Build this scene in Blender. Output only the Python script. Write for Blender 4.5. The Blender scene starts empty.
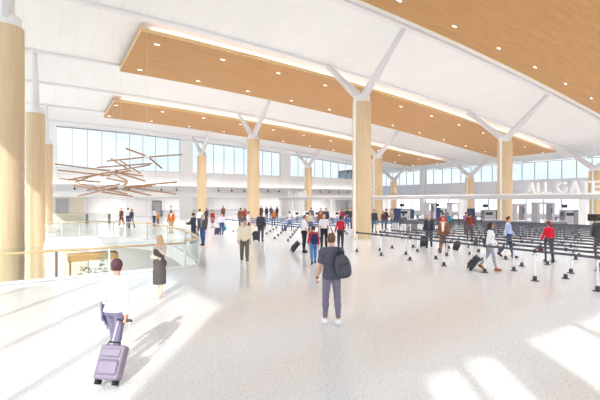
import bpy, bmesh, math, random
import numpy as np
from mathutils import Vector, Matrix
random.seed(7)
C = bpy.context.scene.collection
SC = bpy.context.scene
R = math.radians
# ------------------------------------------------------------------ camera frame
FPX, TH, EYE = 394.5, 0.578, 2.5          # focal length in px of the 600x400 frame, yaw, eye height
S_, C_ = math.sin(TH), math.cos(TH)
HOR = 200.0
def uv(X, Z): return (X*C_ + Z*S_, -X*S_ + Z*C_)          # camera right / forward -> hall axes
def at(px, py, h=0.0):                                     # point at height h seen at that spot
    Z = (EYE-h)*FPX/(py-HOR)
    return uv((px-300)/FPX*Z, Z)
def atz(px, Z): return uv((px-300)/FPX*Z, Z)
def onv(px, v):                                            # u on the plane v = const
    t = (px-300)/FPX; Z = v/(-t*S_+C_); return Z*(t*C_+S_)
def onu(px, u):
    t = (px-300)/FPX; Z = u/(t*C_+S_); return Z*(-t*S_+C_)

# ------------------------------------------------------------------ materials
def lin(c):
    if isinstance(c, str):
        c = c.lstrip('#'); c = [int(c[i:i+2], 16)/255 for i in (0, 2, 4)]
    return tuple((x/12.92 if x <= .04045 else ((x+.055)/1.055)**2.4) for x in c) + (1,)
MATS = {}
def mat(name, col, rough=.5, metal=0.0, vary=.06, scale=6.0, stretch=(1, 1, 1), spec=.5, bump=0.0):
    if name in MATS: return MATS[name]
    m = bpy.data.materials.new(name); m.use_nodes = True
    nt = m.node_tree; b = nt.nodes['Principled BSDF']
    b.inputs['Roughness'].default_value = rough; b.inputs['Metallic'].default_value = metal
    b.inputs['Specular IOR Level'].default_value = spec
    tc = nt.nodes.new('ShaderNodeTexCoord'); mp = nt.nodes.new('ShaderNodeMapping')
    mp.inputs['Scale'].default_value = stretch
    n = nt.nodes.new('ShaderNodeTexNoise'); n.inputs['Scale'].default_value = scale; n.inputs['Detail'].default_value = 4
    r = nt.nodes.new('ShaderNodeMix'); r.data_type = 'RGBA'
    c = lin(col)
    r.inputs[6].default_value = tuple(x*(1-vary) for x in c[:3])+(1,)
    r.inputs[7].default_value = tuple(min(1, x*(1+vary)) for x in c[:3])+(1,)
    nt.links.new(tc.outputs['Object'], mp.inputs[0]); nt.links.new(mp.outputs[0], n.inputs['Vector'])
    nt.links.new(n.outputs['Fac'], r.inputs[0]); nt.links.new(r.outputs[2], b.inputs['Base Color'])
    if bump:
        bp = nt.nodes.new('ShaderNodeBump'); bp.inputs['Strength'].default_value = bump
        nt.links.new(n.outputs['Fac'], bp.inputs['Height']); nt.links.new(bp.outputs[0], b.inputs['Normal'])
    MATS[name] = m; return m
def emit(name, col, strength):
    m = bpy.data.materials.new(name); m.use_nodes = True; nt = m.node_tree
    b = nt.nodes['Principled BSDF']; b.inputs['Base Color'].default_value = lin(col)
    b.inputs['Emission Color'].default_value = lin(col); b.inputs['Emission Strength'].default_value = strength
    return m
def glass(name, tint, refl=.08, rough=.02):
    m = bpy.data.materials.new(name); m.use_nodes = True; nt = m.node_tree
    nt.nodes.remove(nt.nodes['Principled BSDF']); out = nt.nodes['Material Output']
    t = nt.nodes.new('ShaderNodeBsdfTransparent'); t.inputs[0].default_value = lin(tint)
    g = nt.nodes.new('ShaderNodeBsdfGlossy'); g.inputs['Roughness'].default_value = rough
    lw = nt.nodes.new('ShaderNodeLayerWeight'); lw.inputs['Blend'].default_value = .5
    pw = nt.nodes.new('ShaderNodeMath'); pw.operation = 'POWER'; pw.inputs[1].default_value = 4.0
    mm = nt.nodes.new('ShaderNodeMath'); mm.operation = 'MULTIPLY_ADD'; mm.inputs[1].default_value = .5; mm.inputs[2].default_value = refl*.3
    mx = nt.nodes.new('ShaderNodeMixShader')
    nt.links.new(lw.outputs['Facing'], pw.inputs[0]); nt.links.new(pw.outputs[0], mm.inputs[0]); nt.links.new(mm.outputs[0], mx.inputs[0])
    nt.links.new(t.outputs[0], mx.inputs[1]); nt.links.new(g.outputs[0], mx.inputs[2]); nt.links.new(mx.outputs[0], out.inputs[0])
    return m
def panel_mat(name, col, line, w, h, rough=.6, msize=.012, rot=0.0, offset=0.0, axes='XY'):
    m = bpy.data.materials.new(name); m.use_nodes = True; nt = m.node_tree; b = nt.nodes['Principled BSDF']
    b.inputs['Roughness'].default_value = rough; b.inputs['Specular IOR Level'].default_value = .25
    tc = nt.nodes.new('ShaderNodeTexCoord'); br = nt.nodes.new('ShaderNodeTexBrick')
    sx = nt.nodes.new('ShaderNodeSeparateXYZ'); cx = nt.nodes.new('ShaderNodeCombineXYZ')
    nt.links.new(tc.outputs['Object'], sx.inputs[0])
    for i, a in enumerate(axes): nt.links.new(sx.outputs['XYZ'.index(a)], cx.inputs[i])
    nt.links.new(cx.outputs[0], br.inputs['Vector'])
    br.offset = offset; br.inputs['Scale'].default_value = 1.0
    br.inputs['Brick Width'].default_value = w; br.inputs['Row Height'].default_value = h
    br.inputs['Mortar Size'].default_value = msize; br.inputs['Mortar Smooth'].default_value = .3
    c = lin(col); br.inputs['Color1'].default_value = c
    br.inputs['Color2'].default_value = tuple(x*.975 for x in c[:3])+(1,); br.inputs['Mortar'].default_value = lin(line)
    nt.links.new(br.outputs['Color'], b.inputs['Base Color'])
    return m
def wood_mat(name, col, dark, along, rough=.5):
    m = bpy.data.materials.new(name); m.use_nodes = True; nt = m.node_tree; b = nt.nodes['Principled BSDF']
    b.inputs['Roughness'].default_value = rough; b.inputs['Specular IOR Level'].default_value = .25
    tc = nt.nodes.new('ShaderNodeTexCoord'); mp = nt.nodes.new('ShaderNodeMapping'); mp.inputs['Scale'].default_value = along
    n = nt.nodes.new('ShaderNodeTexNoise'); n.inputs['Scale'].default_value = 1.0; n.inputs['Detail'].default_value = 6
    n.inputs['Distortion'].default_value = .6
    r = nt.nodes.new('ShaderNodeValToRGB'); r.color_ramp.elements[0].position = .3; r.color_ramp.elements[1].position = .7
    r.color_ramp.elements[0].color = lin(dark); r.color_ramp.elements[1].color = lin(col)
    nt.links.new(tc.outputs['Object'], mp.inputs[0]); nt.links.new(mp.outputs[0], n.inputs['Vector'])
    nt.links.new(n.outputs['Fac'], r.inputs[0]); nt.links.new(r.outputs[0], b.inputs['Base Color'])
    return m

# ------------------------------------------------------------------ mesh helpers
class MB:
    def __init__(s): s.bm = bmesh.new()
    def box(s, lo, hi, bevel=0.0, rot=None, seg=2):
        lo, hi = Vector(lo), Vector(hi); c = (lo+hi)/2; d = hi-lo
        t = bmesh.new(); bmesh.ops.create_cube(t, size=1.0)
        for v in t.verts: v.co = Vector((v.co.x*d.x, v.co.y*d.y, v.co.z*d.z))
        if bevel: bmesh.ops.bevel(t, geom=list(t.edges), offset=bevel, segments=seg, affect='EDGES', profile=.5)
        M = Matrix.Translation(c) @ (rot.to_4x4() if rot else Matrix.Identity(4))
        s._add(t, M); return s
    def _add(s, t, M=None):
        if M: bmesh.ops.transform(t, matrix=M, verts=t.verts)
        me = bpy.data.meshes.new('t'); t.to_mesh(me); t.free(); s.bm.from_mesh(me); bpy.data.meshes.remove(me)
    def tube(s, a, b, ra, rb=None, n=12, caps=True, roll=0):
        a, b = Vector(a), Vector(b); rb = ra if rb is None else rb; d = b-a
        t = bmesh.new(); bmesh.ops.create_cone(t, cap_ends=caps, segments=n, radius1=ra, radius2=rb, depth=d.length)
        M = Matrix.Translation((a+b)/2) @ d.to_track_quat('Z', 'Y').to_matrix().to_4x4() @ Matrix.Rotation(roll, 4, 'Z')
        s._add(t, M); return s
    def path(s, pts, r, n=8):
        pts = [Vector(p) for p in pts]
        rings = []
        for i, p in enumerate(pts):
            d = (pts[min(i+1, len(pts)-1)]-pts[max(i-1, 0)]).normalized()
            q = d.to_track_quat('Z', 'Y')
            rings.append([s.bm.verts.new(p + q @ Vector((r*math.cos(2*math.pi*k/n), r*math.sin(2*math.pi*k/n), 0))) for k in range(n)])
        for A, B in zip(rings, rings[1:]):
            for k in range(n): s.bm.faces.new((A[k], A[(k+1) % n], B[(k+1) % n], B[k]))
        s.bm.faces.new(rings[0][::-1]); s.bm.faces.new(rings[-1]); return s
    def lathe(s, prof, c=(0, 0, 0), n=24):
        c = Vector(c); rings = []
        for r, z in prof:
            if r < 1e-5: rings.append([s.bm.verts.new(c+Vector((0, 0, z)))]*n)
            else: rings.append([s.bm.verts.new(c+Vector((r*math.cos(2*math.pi*k/n), r*math.sin(2*math.pi*k/n), z))) for k in range(n)])
        for A, B in zip(rings, rings[1:]):
            for k in range(n):
                q = []
                for v in (A[k], A[(k+1) % n], B[(k+1) % n], B[k]):
                    if v not in q: q.append(v)
                if len(q) > 2: s.bm.faces.new(q)
        return s
    def ball(s, c, r, seg=16):
        r = (r, r, r) if isinstance(r, (int, float)) else r
        t = bmesh.new(); bmesh.ops.create_uvsphere(t, u_segments=seg, v_segments=max(6, seg//2), radius=1)
        s._add(t, Matrix.Translation(c) @ Matrix.Diagonal((r[0], r[1], r[2], 1))); return s
    def strip(s, pts, z0, z1, th=0.0, closed=False):            # vertical ribbon along a plan polyline, with thickness
        n = len(pts); L = []
        for i, p in enumerate(pts):
            a = pts[(i-1) % n if closed else max(i-1, 0)]; b = pts[(i+1) % n if closed else min(i+1, n-1)]
            t = Vector((b[0]-a[0], b[1]-a[1])).normalized(); nn = Vector((-t.y, t.x))*th/2
            L.append([s.bm.verts.new((p[0]+g*nn.x, p[1]+g*nn.y, z)) for g, z in ((-1, z0), (1, z0), (1, z1), (-1, z1))])
        for i in range(n if closed else n-1):
            A, B = L[i], L[(i+1) % n]
            for k in range(4): s.bm.faces.new((A[k], A[(k+1) % 4], B[(k+1) % 4], B[k]))
        if not closed: s.bm.faces.new(L[0][::-1]); s.bm.faces.new(L[-1])
        return s
    def build(s, name, m, parent=None, smooth=False, loc=None, rot=None):
        bmesh.ops.recalc_face_normals(s.bm, faces=s.bm.faces)
        me = bpy.data.meshes.new(name); s.bm.to_mesh(me); s.bm.free()
        if smooth: me.polygons.foreach_set('use_smooth', [True]*len(me.polygons))
        me.materials.append(m)
        o = bpy.data.objects.new(name, me); C.objects.link(o)
        if parent: o.parent = parent
        if loc: o.location = loc
        if rot: o.rotation_euler = rot
        return o
def tag(o, label, cat, group=None):
    o['label'] = label; o['category'] = cat
    if group: o['group'] = group
    return o
def thing(name, label, cat, loc=(0, 0, 0), rz=0.0, group=None):
    o = bpy.data.objects.new(name, None); C.objects.link(o); o.location = loc; o.rotation_euler = (0, 0, rz)
    o.empty_display_size = .1
    return tag(o, label, cat, group)
def struct(o): o['kind'] = 'structure'; return o
KIDS = {}
def kids(o): return [c for c in bpy.data.objects if c.parent == o]
def dup(root, loc, rz=0.0, label=None, group=None, scale=None, rot=None):
    r = root.copy(); C.objects.link(r); r.location = loc
    r.rotation_euler = rot if rot else (0, 0, rz)
    if scale: r.scale = scale
    if label: r['label'] = label
    if group: r['group'] = group
    for ch in TREE(root):
        c = ch.copy(); C.objects.link(c); c.parent = r
        for g in TREE(ch):
            d = g.copy(); C.objects.link(d); d.parent = c
    return r
_tree = {}
def TREE(o):
    if o.name not in _tree: _tree[o.name] = kids(o)
    return _tree[o.name]
ORD = ['first', 'second', 'third', 'fourth', 'fifth', 'sixth', 'seventh', 'eighth', 'ninth', 'tenth', 'eleventh', 'twelfth', 'thirteenth', 'fourteenth']

# ------------------------------------------------------------------ palette
M_floor = None
m = bpy.data.materials.new('terrazzo'); m.use_nodes = True; nt = m.node_tree; b = nt.nodes['Principled BSDF']
tc = nt.nodes.new('ShaderNodeTexCoord')
v1 = nt.nodes.new('ShaderNodeTexVoronoi'); v1.inputs['Scale'].default_value = 22
n1 = nt.nodes.new('ShaderNodeTexNoise'); n1.inputs['Scale'].default_value = 30; n1.inputs['Detail'].default_value = 5
cr = nt.nodes.new('ShaderNodeValToRGB')
cr.color_ramp.elements[0].position = .33; cr.color_ramp.elements[0].color = lin('#d3cdca')
cr.color_ramp.elements[1].position = .46; cr.color_ramp.elements[1].color = lin('#ece9e8')
mx = nt.nodes.new('ShaderNodeMix'); mx.data_type = 'RGBA'; mx.blend_type = 'MULTIPLY'; mx.inputs[0].default_value = .10
nt.links.new(tc.outputs['Object'], v1.inputs['Vector']); nt.links.new(tc.outputs['Object'], n1.inputs['Vector'])
nt.links.new(n1.outputs['Fac'], cr.inputs[0]); nt.links.new(cr.outputs[0], mx.inputs[6]); nt.links.new(v1.outputs['Distance'], mx.inputs[7])
nt.links.new(mx.outputs[2], b.inputs['Base Color'])
b.inputs['Roughness'].default_value = .13; b.inputs['Specular IOR Level'].default_value = .6
M_floor = m
M_roof = panel_mat('ceiling_panels', '#f4f2f0', '#ebe8e5', .85, 3.4, .7, .014)
M_white = mat('white_paint', '#f5f4f3', .5, vary=.01)
M_white2 = mat('white_steel', '#e9e6e6', .35, vary=.02)
M_steel = mat('grey_steel_paint', '#dcd8d9', .35, .1, vary=.03)
M_col = wood_mat('column_maple', '#dbc3a3', '#d2b68f', (9, 9, .5))
M_band = wood_mat('ceiling_oak', '#c09260', '#b48551', (.5, 6, 6))
M_edge = mat('band_edge_oak', '#dcbc88', .5, vary=.05)
M_cove = emit('cove_led', '#fffcf8', 10.0)
M_spot = emit('downlight_led', '#ffffff', 6.0)
M_dark = mat('dark_metal', '#3a3a40', .4, .3)
M_black = mat('black_plastic', '#222226', .45)
M_glass = glass('window_glass', '#f4f9fb', .06)
M_clere = glass('clerestory_glass', '#d8dcdf', .05)
M_rail = glass('railing_glass', '#f8fbfa', .05)
M_frame = mat('window_frame_grey', '#b9bcc2', .4, .2)
M_wallgrey = panel_mat('grey_wall_panels', '#dcdad9', '#c4c1c1', 2.6, 4.0, .6, .03, axes='XZ')
M_wallwhite = panel_mat('white_wall_panels', '#f2f0ef', '#dedbda', 3.2, 1.9, .6, .03, axes='XZ')
M_wallside = panel_mat('side_wall_panels', '#eeeef4', '#dcdce2', 5.0, 1.9, .6, .04, axes='YZ')
M_plank = panel_mat('beige_planks', '#e2d8c6', '#c9baa2', 2.4, .22, .6, .012, offset=.5, axes='XZ')
M_rubber = mat('black_rubber', '#1d1d1f', .8)
EXPO = -0.02
# ------------------------------------------------------------------ roof height over the hall
_RU = np.array([-14, -.4, 8, 17, 25, 33.3, 42, 51.4, 63.0]); _RH = np.array([12.3, 12.5, 12.5, 12.15, 11.6, 10.85, 9.9, 8.95, 7.95])
_RP = np.polyfit(_RU, _RH, 4)
def roof(u, v):
    k = .031*max(0.0, min(1.0, (56-u)/36.0))
    return float(np.polyval(_RP, u)) - k*(v-18.8)
ROWS_V = [3.4, 18.80, 34.18, 48.85]; COLS_U = [16.94, 33.29, 51.40]
U0, U1, V0, V1, VB, UEND = -9.0, 60.0, -8.0, 66.0, 55.5, 52.8
def sheet(name, m, us, vs, zf, th):
    bm = bmesh.new(); T = [[bm.verts.new((u, v, zf(u, v))) for v in vs] for u in us]; B = [[bm.verts.new((u, v, zf(u, v)+th)) for v in vs] for u in us]
    nu, nv = len(us), len(vs)
    for i in range(nu-1):
        for j in range(nv-1):
            bm.faces.new((T[i][j], T[i+1][j], T[i+1][j+1], T[i][j+1])); bm.faces.new((B[i][j], B[i][j+1], B[i+1][j+1], B[i+1][j]))
    for i in range(nu-1):
        for j in (0, nv-1): bm.faces.new((T[i][j], T[i+1][j], B[i+1][j], B[i][j]))
    for j in range(nv-1):
        for i in (0, nu-1): bm.faces.new((T[i][j], T[i][j+1], B[i][j+1], B[i][j]))
    mb = MB(); mb.bm.free(); mb.bm = bm; return mb
us = list(np.linspace(U0, U1, 60))
ce = sheet('ceiling', M_roof, us, [V0, 4, 18.8, 34.2, 49, VB+.5], roof, .5).build('ceiling', M_roof); struct(ce)
ce = sheet('', M_roof, list(np.linspace(UEND-.5, U1, 10)), [VB+.5, V1], roof, .5).build('ceiling_corner', M_roof); struct(ce)
# seam ribs along the roof at every line of strut heads
k = 0
for rv in ROWS_V:
    for s in (-3.55, 3.55):
        v = rv+s
        if v < V0: continue
        k += 1
        o = sheet('', M_white2, us, [v-.16, v+.16], lambda u, vv: roof(u, vv)-.16, .15).build('trim_%d' % k, M_white2); struct(o)
# ------------------------------------------------------------------ hanging wood ceiling bands
BANDS = [(5.4, 14.1, 'nearest'), (23.2, 30.5, 'middle'), (38.9, 46.0, 'farthest')]
DROP = .48
for bi, (va, vb, which) in enumerate(BANDS):
    t = thing('ceiling_band', {'nearest': 'wide wood ceiling panel overhead at the top right corner', 'middle': 'long wood ceiling panel above the two nearest wood columns, middle of three', 'farthest': 'long wood ceiling panel farthest back, in front of the clerestory windows'}[which], 'ceiling panel', (0, 0, 0), 0, 'hanging wood ceiling panels')
    ub = list(np.linspace((4.2, 4.6, 5.4)[bi], 52.3, 49))
    sheet('', M_band, ub, list(np.linspace(va, vb, 5)), lambda u, v: roof(u, v)-DROP, .12).build('panel', M_band, t)
    for vv in (va, vb):
        s0 = vv-.04 if vv == va else vv
        sheet('', M_edge, ub, [s0, s0+.04], lambda u, v: roof(u, v)-DROP-.02, .2).build('edge_strip', M_edge, t)
    for ue in (ub[0]-.04, ub[-1]): sheet('', M_edge, [ue, ue+.04], [va, vb], lambda u, v: roof(u, v)-DROP-.02, .2).build('edge_strip', M_edge, t)
    for vv in (va+.55,):
        sheet('', M_cove, list(np.linspace(ub[0]+.6, ub[-1]-.6, 40)), [vv-.05, vv+.05], lambda u, v: roof(u, v)-DROP+.14, .05).build('cove_light', M_cove, t)
    for u in np.arange(8, 51, 7.0):
        for v in (va+1.4, vb-1.4):
            MB().tube((u, v, roof(u, v)-DROP+.1), (u, v, roof(u, v)+.05), .02, n=8).build('hanger', M_steel, t)
# downlights
dl0 = None
spot_data = bpy.data.lights.new('downlight_beam', 'SPOT'); spot_data.energy = 900; spot_data.spot_size = R(120); spot_data.spot_blend = 1.0
spot_data.shadow_soft_size = .25; spot_data.color = (.93, .97, 1)
spot_dim = spot_data.copy(); spot_dim.energy = 420
for bi, (va, vb, which) in enumerate(BANDS):
    for ri, v in enumerate((va+1.35, vb-1.0)):
        for i in range(12):
            u = 5.75+4.2*i
            if bi == 0 and u < 12: continue
            z = roof(u, v)-DROP
            lab = 'slot downlight, %s from the left in the %s row of the %s wood ceiling panel' % (ORD[i], ('near', 'far')[ri], which)
            if dl0 is None:
                dl0 = thing('recessed_downlight', lab, 'downlight', (u, v, z), 0, 'recessed downlights')
                MB().box((-.16, -.06, -.015), (.16, .06, .02), .006).build('housing', M_edge, dl0)
                for x in (-.1, 0, .1): MB().tube((x, 0, -.03), (x, 0, -.012), .036, n=12).build('lamp', M_spot, dl0)
                o = dl0
            else: o = dup(dl0, (u, v, z), 0, lab)
            o.rotation_euler = (0, math.atan((roof(u-.5, v)-roof(u+.5, v))), 0)
            if i % 2 == ri:
                L = bpy.data.objects.new('downlight_beam', spot_data if u < 20 else spot_dim); C.objects.link(L); L.location = (0, 0, -.08); L.parent = o

# ------------------------------------------------------------------ columns
def column(u, v, dia, top, zbase, label, strip=True, arms=True):
    t = thing('column', label, 'column', (u, v, zbase), 0, 'wood columns with forked struts')
    r = dia/2; H = top-zbase
    MB().tube((0, 0, 0), (0, 0, H), r, n=64).build('shaft', M_col, t, smooth=False)
    MB().lathe([(0, H), (r*.86, H), (r*.86, H+.42), (0, H+.42)], n=48).build('collar', M_white2, t)
    MB().lathe([(r+.005, 0), (r+.012, 0), (r+.012, .05), (r+.004, .055)], n=48).build('base_ring', M_steel, t)
    if strip: MB().box((-r-.012, -.09, .1), (-r+.05, .09, H+.3)).build('inset_strip', M_white, t)
    if arms:
        for s in (-1, 1):
            z1 = roof(u, v+s*3.55)-zbase-.12
            a = Vector((0, s*.12, H+.30)); b = Vector((0, s*3.5, z1)); d = (b-a).normalized()
            bm = bmesh.new(); nrm = Vector((1, 0, 0)).cross(d)
            q = []
            for p, w, h in ((a, .22, .30), (a.lerp(b, .25), .24, .26), (b, .12, .15)):
                q.append([bm.verts.new(p+Vector((g*w, 0, 0))*1.0+nrm*k*h) for g, k in ((-1, -.35), (-.35, -1), (.35, -1), (1, -.35), (1, .35), (.35, 1), (-.35, 1), (-1, .35))])
            for A, B in zip(q, q[1:]):
                for k in range(8): bm.faces.new((A[k], A[(k+1) % 8], B[(k+1) % 8], B[k]))
            bm.faces.new(q[0]); bm.faces.new(q[-1])
            mb = MB(); mb.bm.free(); mb.bm = bm; ar = mb.build('strut', M_steel, t)
            MB().box(b-Vector((.2, .2, .04)), b+Vector((.2, .2, .1)), .02).build('strut_cap', M_white2, ar)
    return t
COLT = {(0, 0): 8.65, (0, 1): 8.30, (0, 2): 8.12, (1, 0): 7.48, (1, 1): 7.38, (1, 2): 7.30, (2, 0): 5.72, (2, 1): 5.68, (2, 2): 5.70}
CLAB = {(0, 0): 'large wood column in the middle of the hall between the two belt queues',
        (0, 1): 'wood column behind the walking man in the cream sweater', (0, 2): 'slim distant wood column behind the man in white shirt at the atrium end',
        (1, 0): 'wood column standing just left of the large lettered sign', (1, 1): 'wood column partly hidden just right of the large middle column',
        (1, 2): 'far wood column behind the check-in kiosks', (2, 0): 'wood column cut by the right edge behind the large sign',
        (2, 1): 'far wood column left of the sign, between it and the middle column', (2, 2): 'farthest wood column, the low one right of the partly hidden column'}
for (i, j), tp in COLT.items():
    column(COLS_U[i], ROWS_V[j+1], 1.19, tp, 0.0, CLAB[(i, j)], strip=(i > 0 or j == 0))
LOW = -4.6
pL = atz(6.3, 15.5); pJ = atz(35.6, 28.4); pK = atz(46.0, 40.8)
column(pL[0], pL[1], 1.19, 9.25, LOW, 'wide wood column at the left edge rising through the atrium', False)
column(pJ[0], pJ[1], 1.19, 8.7, LOW, 'wood column second from the left edge, rising through the atrium', False)
column(pK[0], pK[1], 1.19, 8.25, 0.0, 'wood column third from the left edge, mostly hidden by its neighbour', False)

# ------------------------------------------------------------------ floor with the atrium opening
HOLE = [(-8.2, 14.5), (0, 14.5), (4.5, 14.55), (4.95, 14.9), (5.25, 16.2), (5.55, 18.5), (5.78, 21), (5.8, 23.5), (5.6, 25.5), (5.1, 27.0), (4.2, 28.2), (3.0, 28.95), (1.5, 29.4), (.2, 29.6), (.2, 33.1), (.75, 33.1), (.75, 36.2), (-8.2, 36.2)]
bm = bmesh.new()
def loop(pts):
    vs = [bm.verts.new((p[0], p[1], 0)) for p in pts]
    return [bm.edges.new((vs[i], vs[(i+1) % len(vs)])) for i in range(len(vs))]
ed = loop([(U0, V0), (U1, V0), (U1, V1), (U0, V1)]) + loop(HOLE)
bmesh.ops.triangle_fill(bm, edges=ed, use_beauty=True)
cx = [f for f in bm.faces if -8 < f.calc_center_median().x < .0 and 15 < f.calc_center_median().y < 29 and all(any((Vector((h[0], h[1], 0))-v.co).length < 1e-4 for h in HOLE) for v in f.verts)]
r_ = bmesh.ops.extrude_face_region(bm, geom=list(bm.faces))
for v in [g for g in r_['geom'] if isinstance(g, bmesh.types.BMVert)]: v.co.z -= .55
mb = MB(); mb.bm.free(); mb.bm = bm
struct(mb.build('floor', M_floor))
# slab edge fascia around the opening
mb = MB(); mb.strip(HOLE, -.62, .02, .06, closed=True); struct(mb.build('trim_20', M_white))
# lower level
M_lowfloor = mat('lower_floor_grey', '#b9b4ae', .3, vary=.05)
mb = MB(); mb.box((-14, 8, LOW-.3), (16, 44, LOW)); struct(mb.build('floor_lower', M_lowfloor))
mb = MB(); mb.box((-14, 37.6, LOW), (3.2, 38, -.55)); struct(mb.build('wall_lower', M_plank))
mb = MB(); mb.box((3.2, 36.6, LOW), (16, 37.0, -.55)); struct(mb.build('wall_lower_right', M_wallgrey))
M_oak = wood_mat('desk_oak', '#c9a06a', '#b88d58', (1, 8, 8)); M_leaf = mat('plant_leaf', '#8d9a80', .6, vary=.3, scale=20); M_pot = mat('plant_pot', '#b9b3ab', .6)
def low(px, py, Z): 
    p = atz(px, Z); return p
# long oak counter on the lower level
p = low(93, 0, 26); t = thing('reception_counter', 'oak counter on the lower level seen through the atrium glass', 'counter', (p[0], p[1], LOW), 0)
MB().box((-1.4, -.5, 0), (1.4, .5, 1.15), .03).build('counter_body', M_oak, t); MB().box((-1.5, -.6, 1.15), (1.5, .6, 1.23), .02).build('counter_top', M_white, t)
MB().box((-1.45, -.6, 3.2), (1.45, .6, 3.62), .03).build('canopy', M_oak, t)
for x in (-1.3, 1.3): MB().box((x-.06, -.06, 1.23), (x+.06, .06, 3.2)).build('canopy_post', M_oak, t)
def plant(px, Z, lab, sc):
    p = atz(px, Z); t = thing('potted_tree', lab, 'plant', (p[0], p[1], LOW), 0, 'plants on the lower level')
    MB().lathe([(0, 0), (.3, 0), (.4, .6), (.36, .6), (.34, .5), (0, .5)], n=20).build('pot', M_pot, t, smooth=False)
    MB().tube((0, 0, .5), (.05, .02, 1.9*sc), .05, .025, n=8).build('trunk', M_oak, t)
    mb = MB(); rr = random.Random(int(px))
    for k in range(260):
        a = rr.uniform(0, 6.28); q = rr.uniform(.15, .75); z = rr.uniform(1.1, 2.9)*sc; q *= (1.1-abs(z/sc-2)/1.4)
        c = Vector((q*math.cos(a), q*math.sin(a), z)); d = Vector((math.cos(a), math.sin(a), rr.uniform(-.5, .6))).normalized()*.6
        sd = d.cross(Vector((0, 0, 1))).normalized()*.09
        vs = [mb.bm.verts.new(c), mb.bm.verts.new(c+d*.16+sd), mb.bm.verts.new(c+d*.36), mb.bm.verts.new(c+d*.16-sd)]
        mb.bm.faces.new(vs)
    mb.build('foliage', M_leaf, t)
plant(86, 20.3, 'leafy potted tree on the lower level left of the oak counter, nearest the glass', 1.25)
plant(105, 24.2, 'leafy potted tree on the lower level beside the oak counter, farther back', 1.3)
p = atz(56.3, 24); t = thing('lower_post', 'thin brown post on the lower level behind the left glass panels', 'post', (p[0], p[1], LOW))
MB().tube((0, 0, 0), (0, 0, 4.05), .08, n=16).build('shaft', mat('brown_metal', '#8a6a58', .5), t); MB().box((-.16, -.16, 0), (.16, .16, .05), .01).build('foot_plate', M_dark, t)

# ------------------------------------------------------------------ glass railings
M_hand = mat('handrail_maple', '#dcb98a', .4, vary=.05)
def rail(pts, label, posts, hz=.92, gz=1.08, name='glass_railing', step=1.6):
    t = thing(name, label, 'railing', (pts[0][0], pts[0][1], 0), 0, 'glass railings')
    q = [(p[0]-pts[0][0], p[1]-pts[0][1]) for p in pts]
    MB().strip(q, .06, gz, .016).build('glass_panel', M_rail, t)
    MB().path([(p[0], p[1], hz) for p in q], .032, 10).build('handrail', M_hand, t, smooth=True)
    MB().strip(q, 0.021, .1, .05).build('base_channel', M_white2, t)
    for p in posts:
        c = (p[0]-pts[0][0], p[1]-pts[0][1])
        MB().box((c[0]-.025, c[1]-.02, 0.021), (c[0]+.025, c[1]+.02, hz), .005).build('post', M_steel, t)
    return t
def dense(pts, n=6):
    out = []
    P = [pts[0]]+pts+[pts[-1]]
    for i in range(1, len(P)-2):
        for k in range(n):
            t = k/n; a, b, c, d = [Vector(x) for x in P[i-1:i+3]]
            out.append(tuple(.5*((2*b)+(c-a)*t+(2*a-5*b+4*c-d)*t*t+(3*b-a-3*c+d)*t**3)))
    return out+[pts[-1]]
rail([(-8.1, 14.42), (4.4, 14.42)], 'straight glass railing with wood handrail across the front of the atrium', [(x, 14.42) for x in (-6.5, -4.2, -1.9, .42, 1.85, 4.38)])
arc = dense([(4.42, 14.46), (4.98, 14.75), (5.33, 16.2), (5.63, 18.5), (5.86, 21), (5.88, 23.5), (5.68, 25.6), (5.15, 27.15), (4.25, 28.3)])
rail(arc, 'curved glass railing bending away along the right side of the atrium', [arc[i] for i in (8, 18, 28, 38)], 1.02, 1.12)
far = dense([(4.22, 28.32), (3.0, 29.05), (1.5, 29.38), (.28, 29.7)])
rail(far, 'glass railing on the far side of the atrium with thin posts', [far[i] for i in (2, 6, 10, 14, 18)], 1.08, 1.14)
a = at(56, 222); b = at(119, 222.5)
rr_ = rail([(a[0], a[1]), (b[0], b[1])], 'distant glass railing in front of the beige plank wall', [])
for px in (87, 109.3):
    p = at(px, 222.7); t = thing('ticket_gate', 'dark upright gate post by the distant glass railing, %s' % ('left one' if px < 100 else 'right one'), 'gate post', (p[0], p[1], 0), -TH)
    MB().box((-.085, -.16, .04), (.085, .16, 1.0), .03).build('body', mat('gate_grey', '#77757a', .4, .3), t); MB().box((-.12, -.2, 0), (.12, .2, .05), .01).build('foot_plate', M_dark, t)

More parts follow.
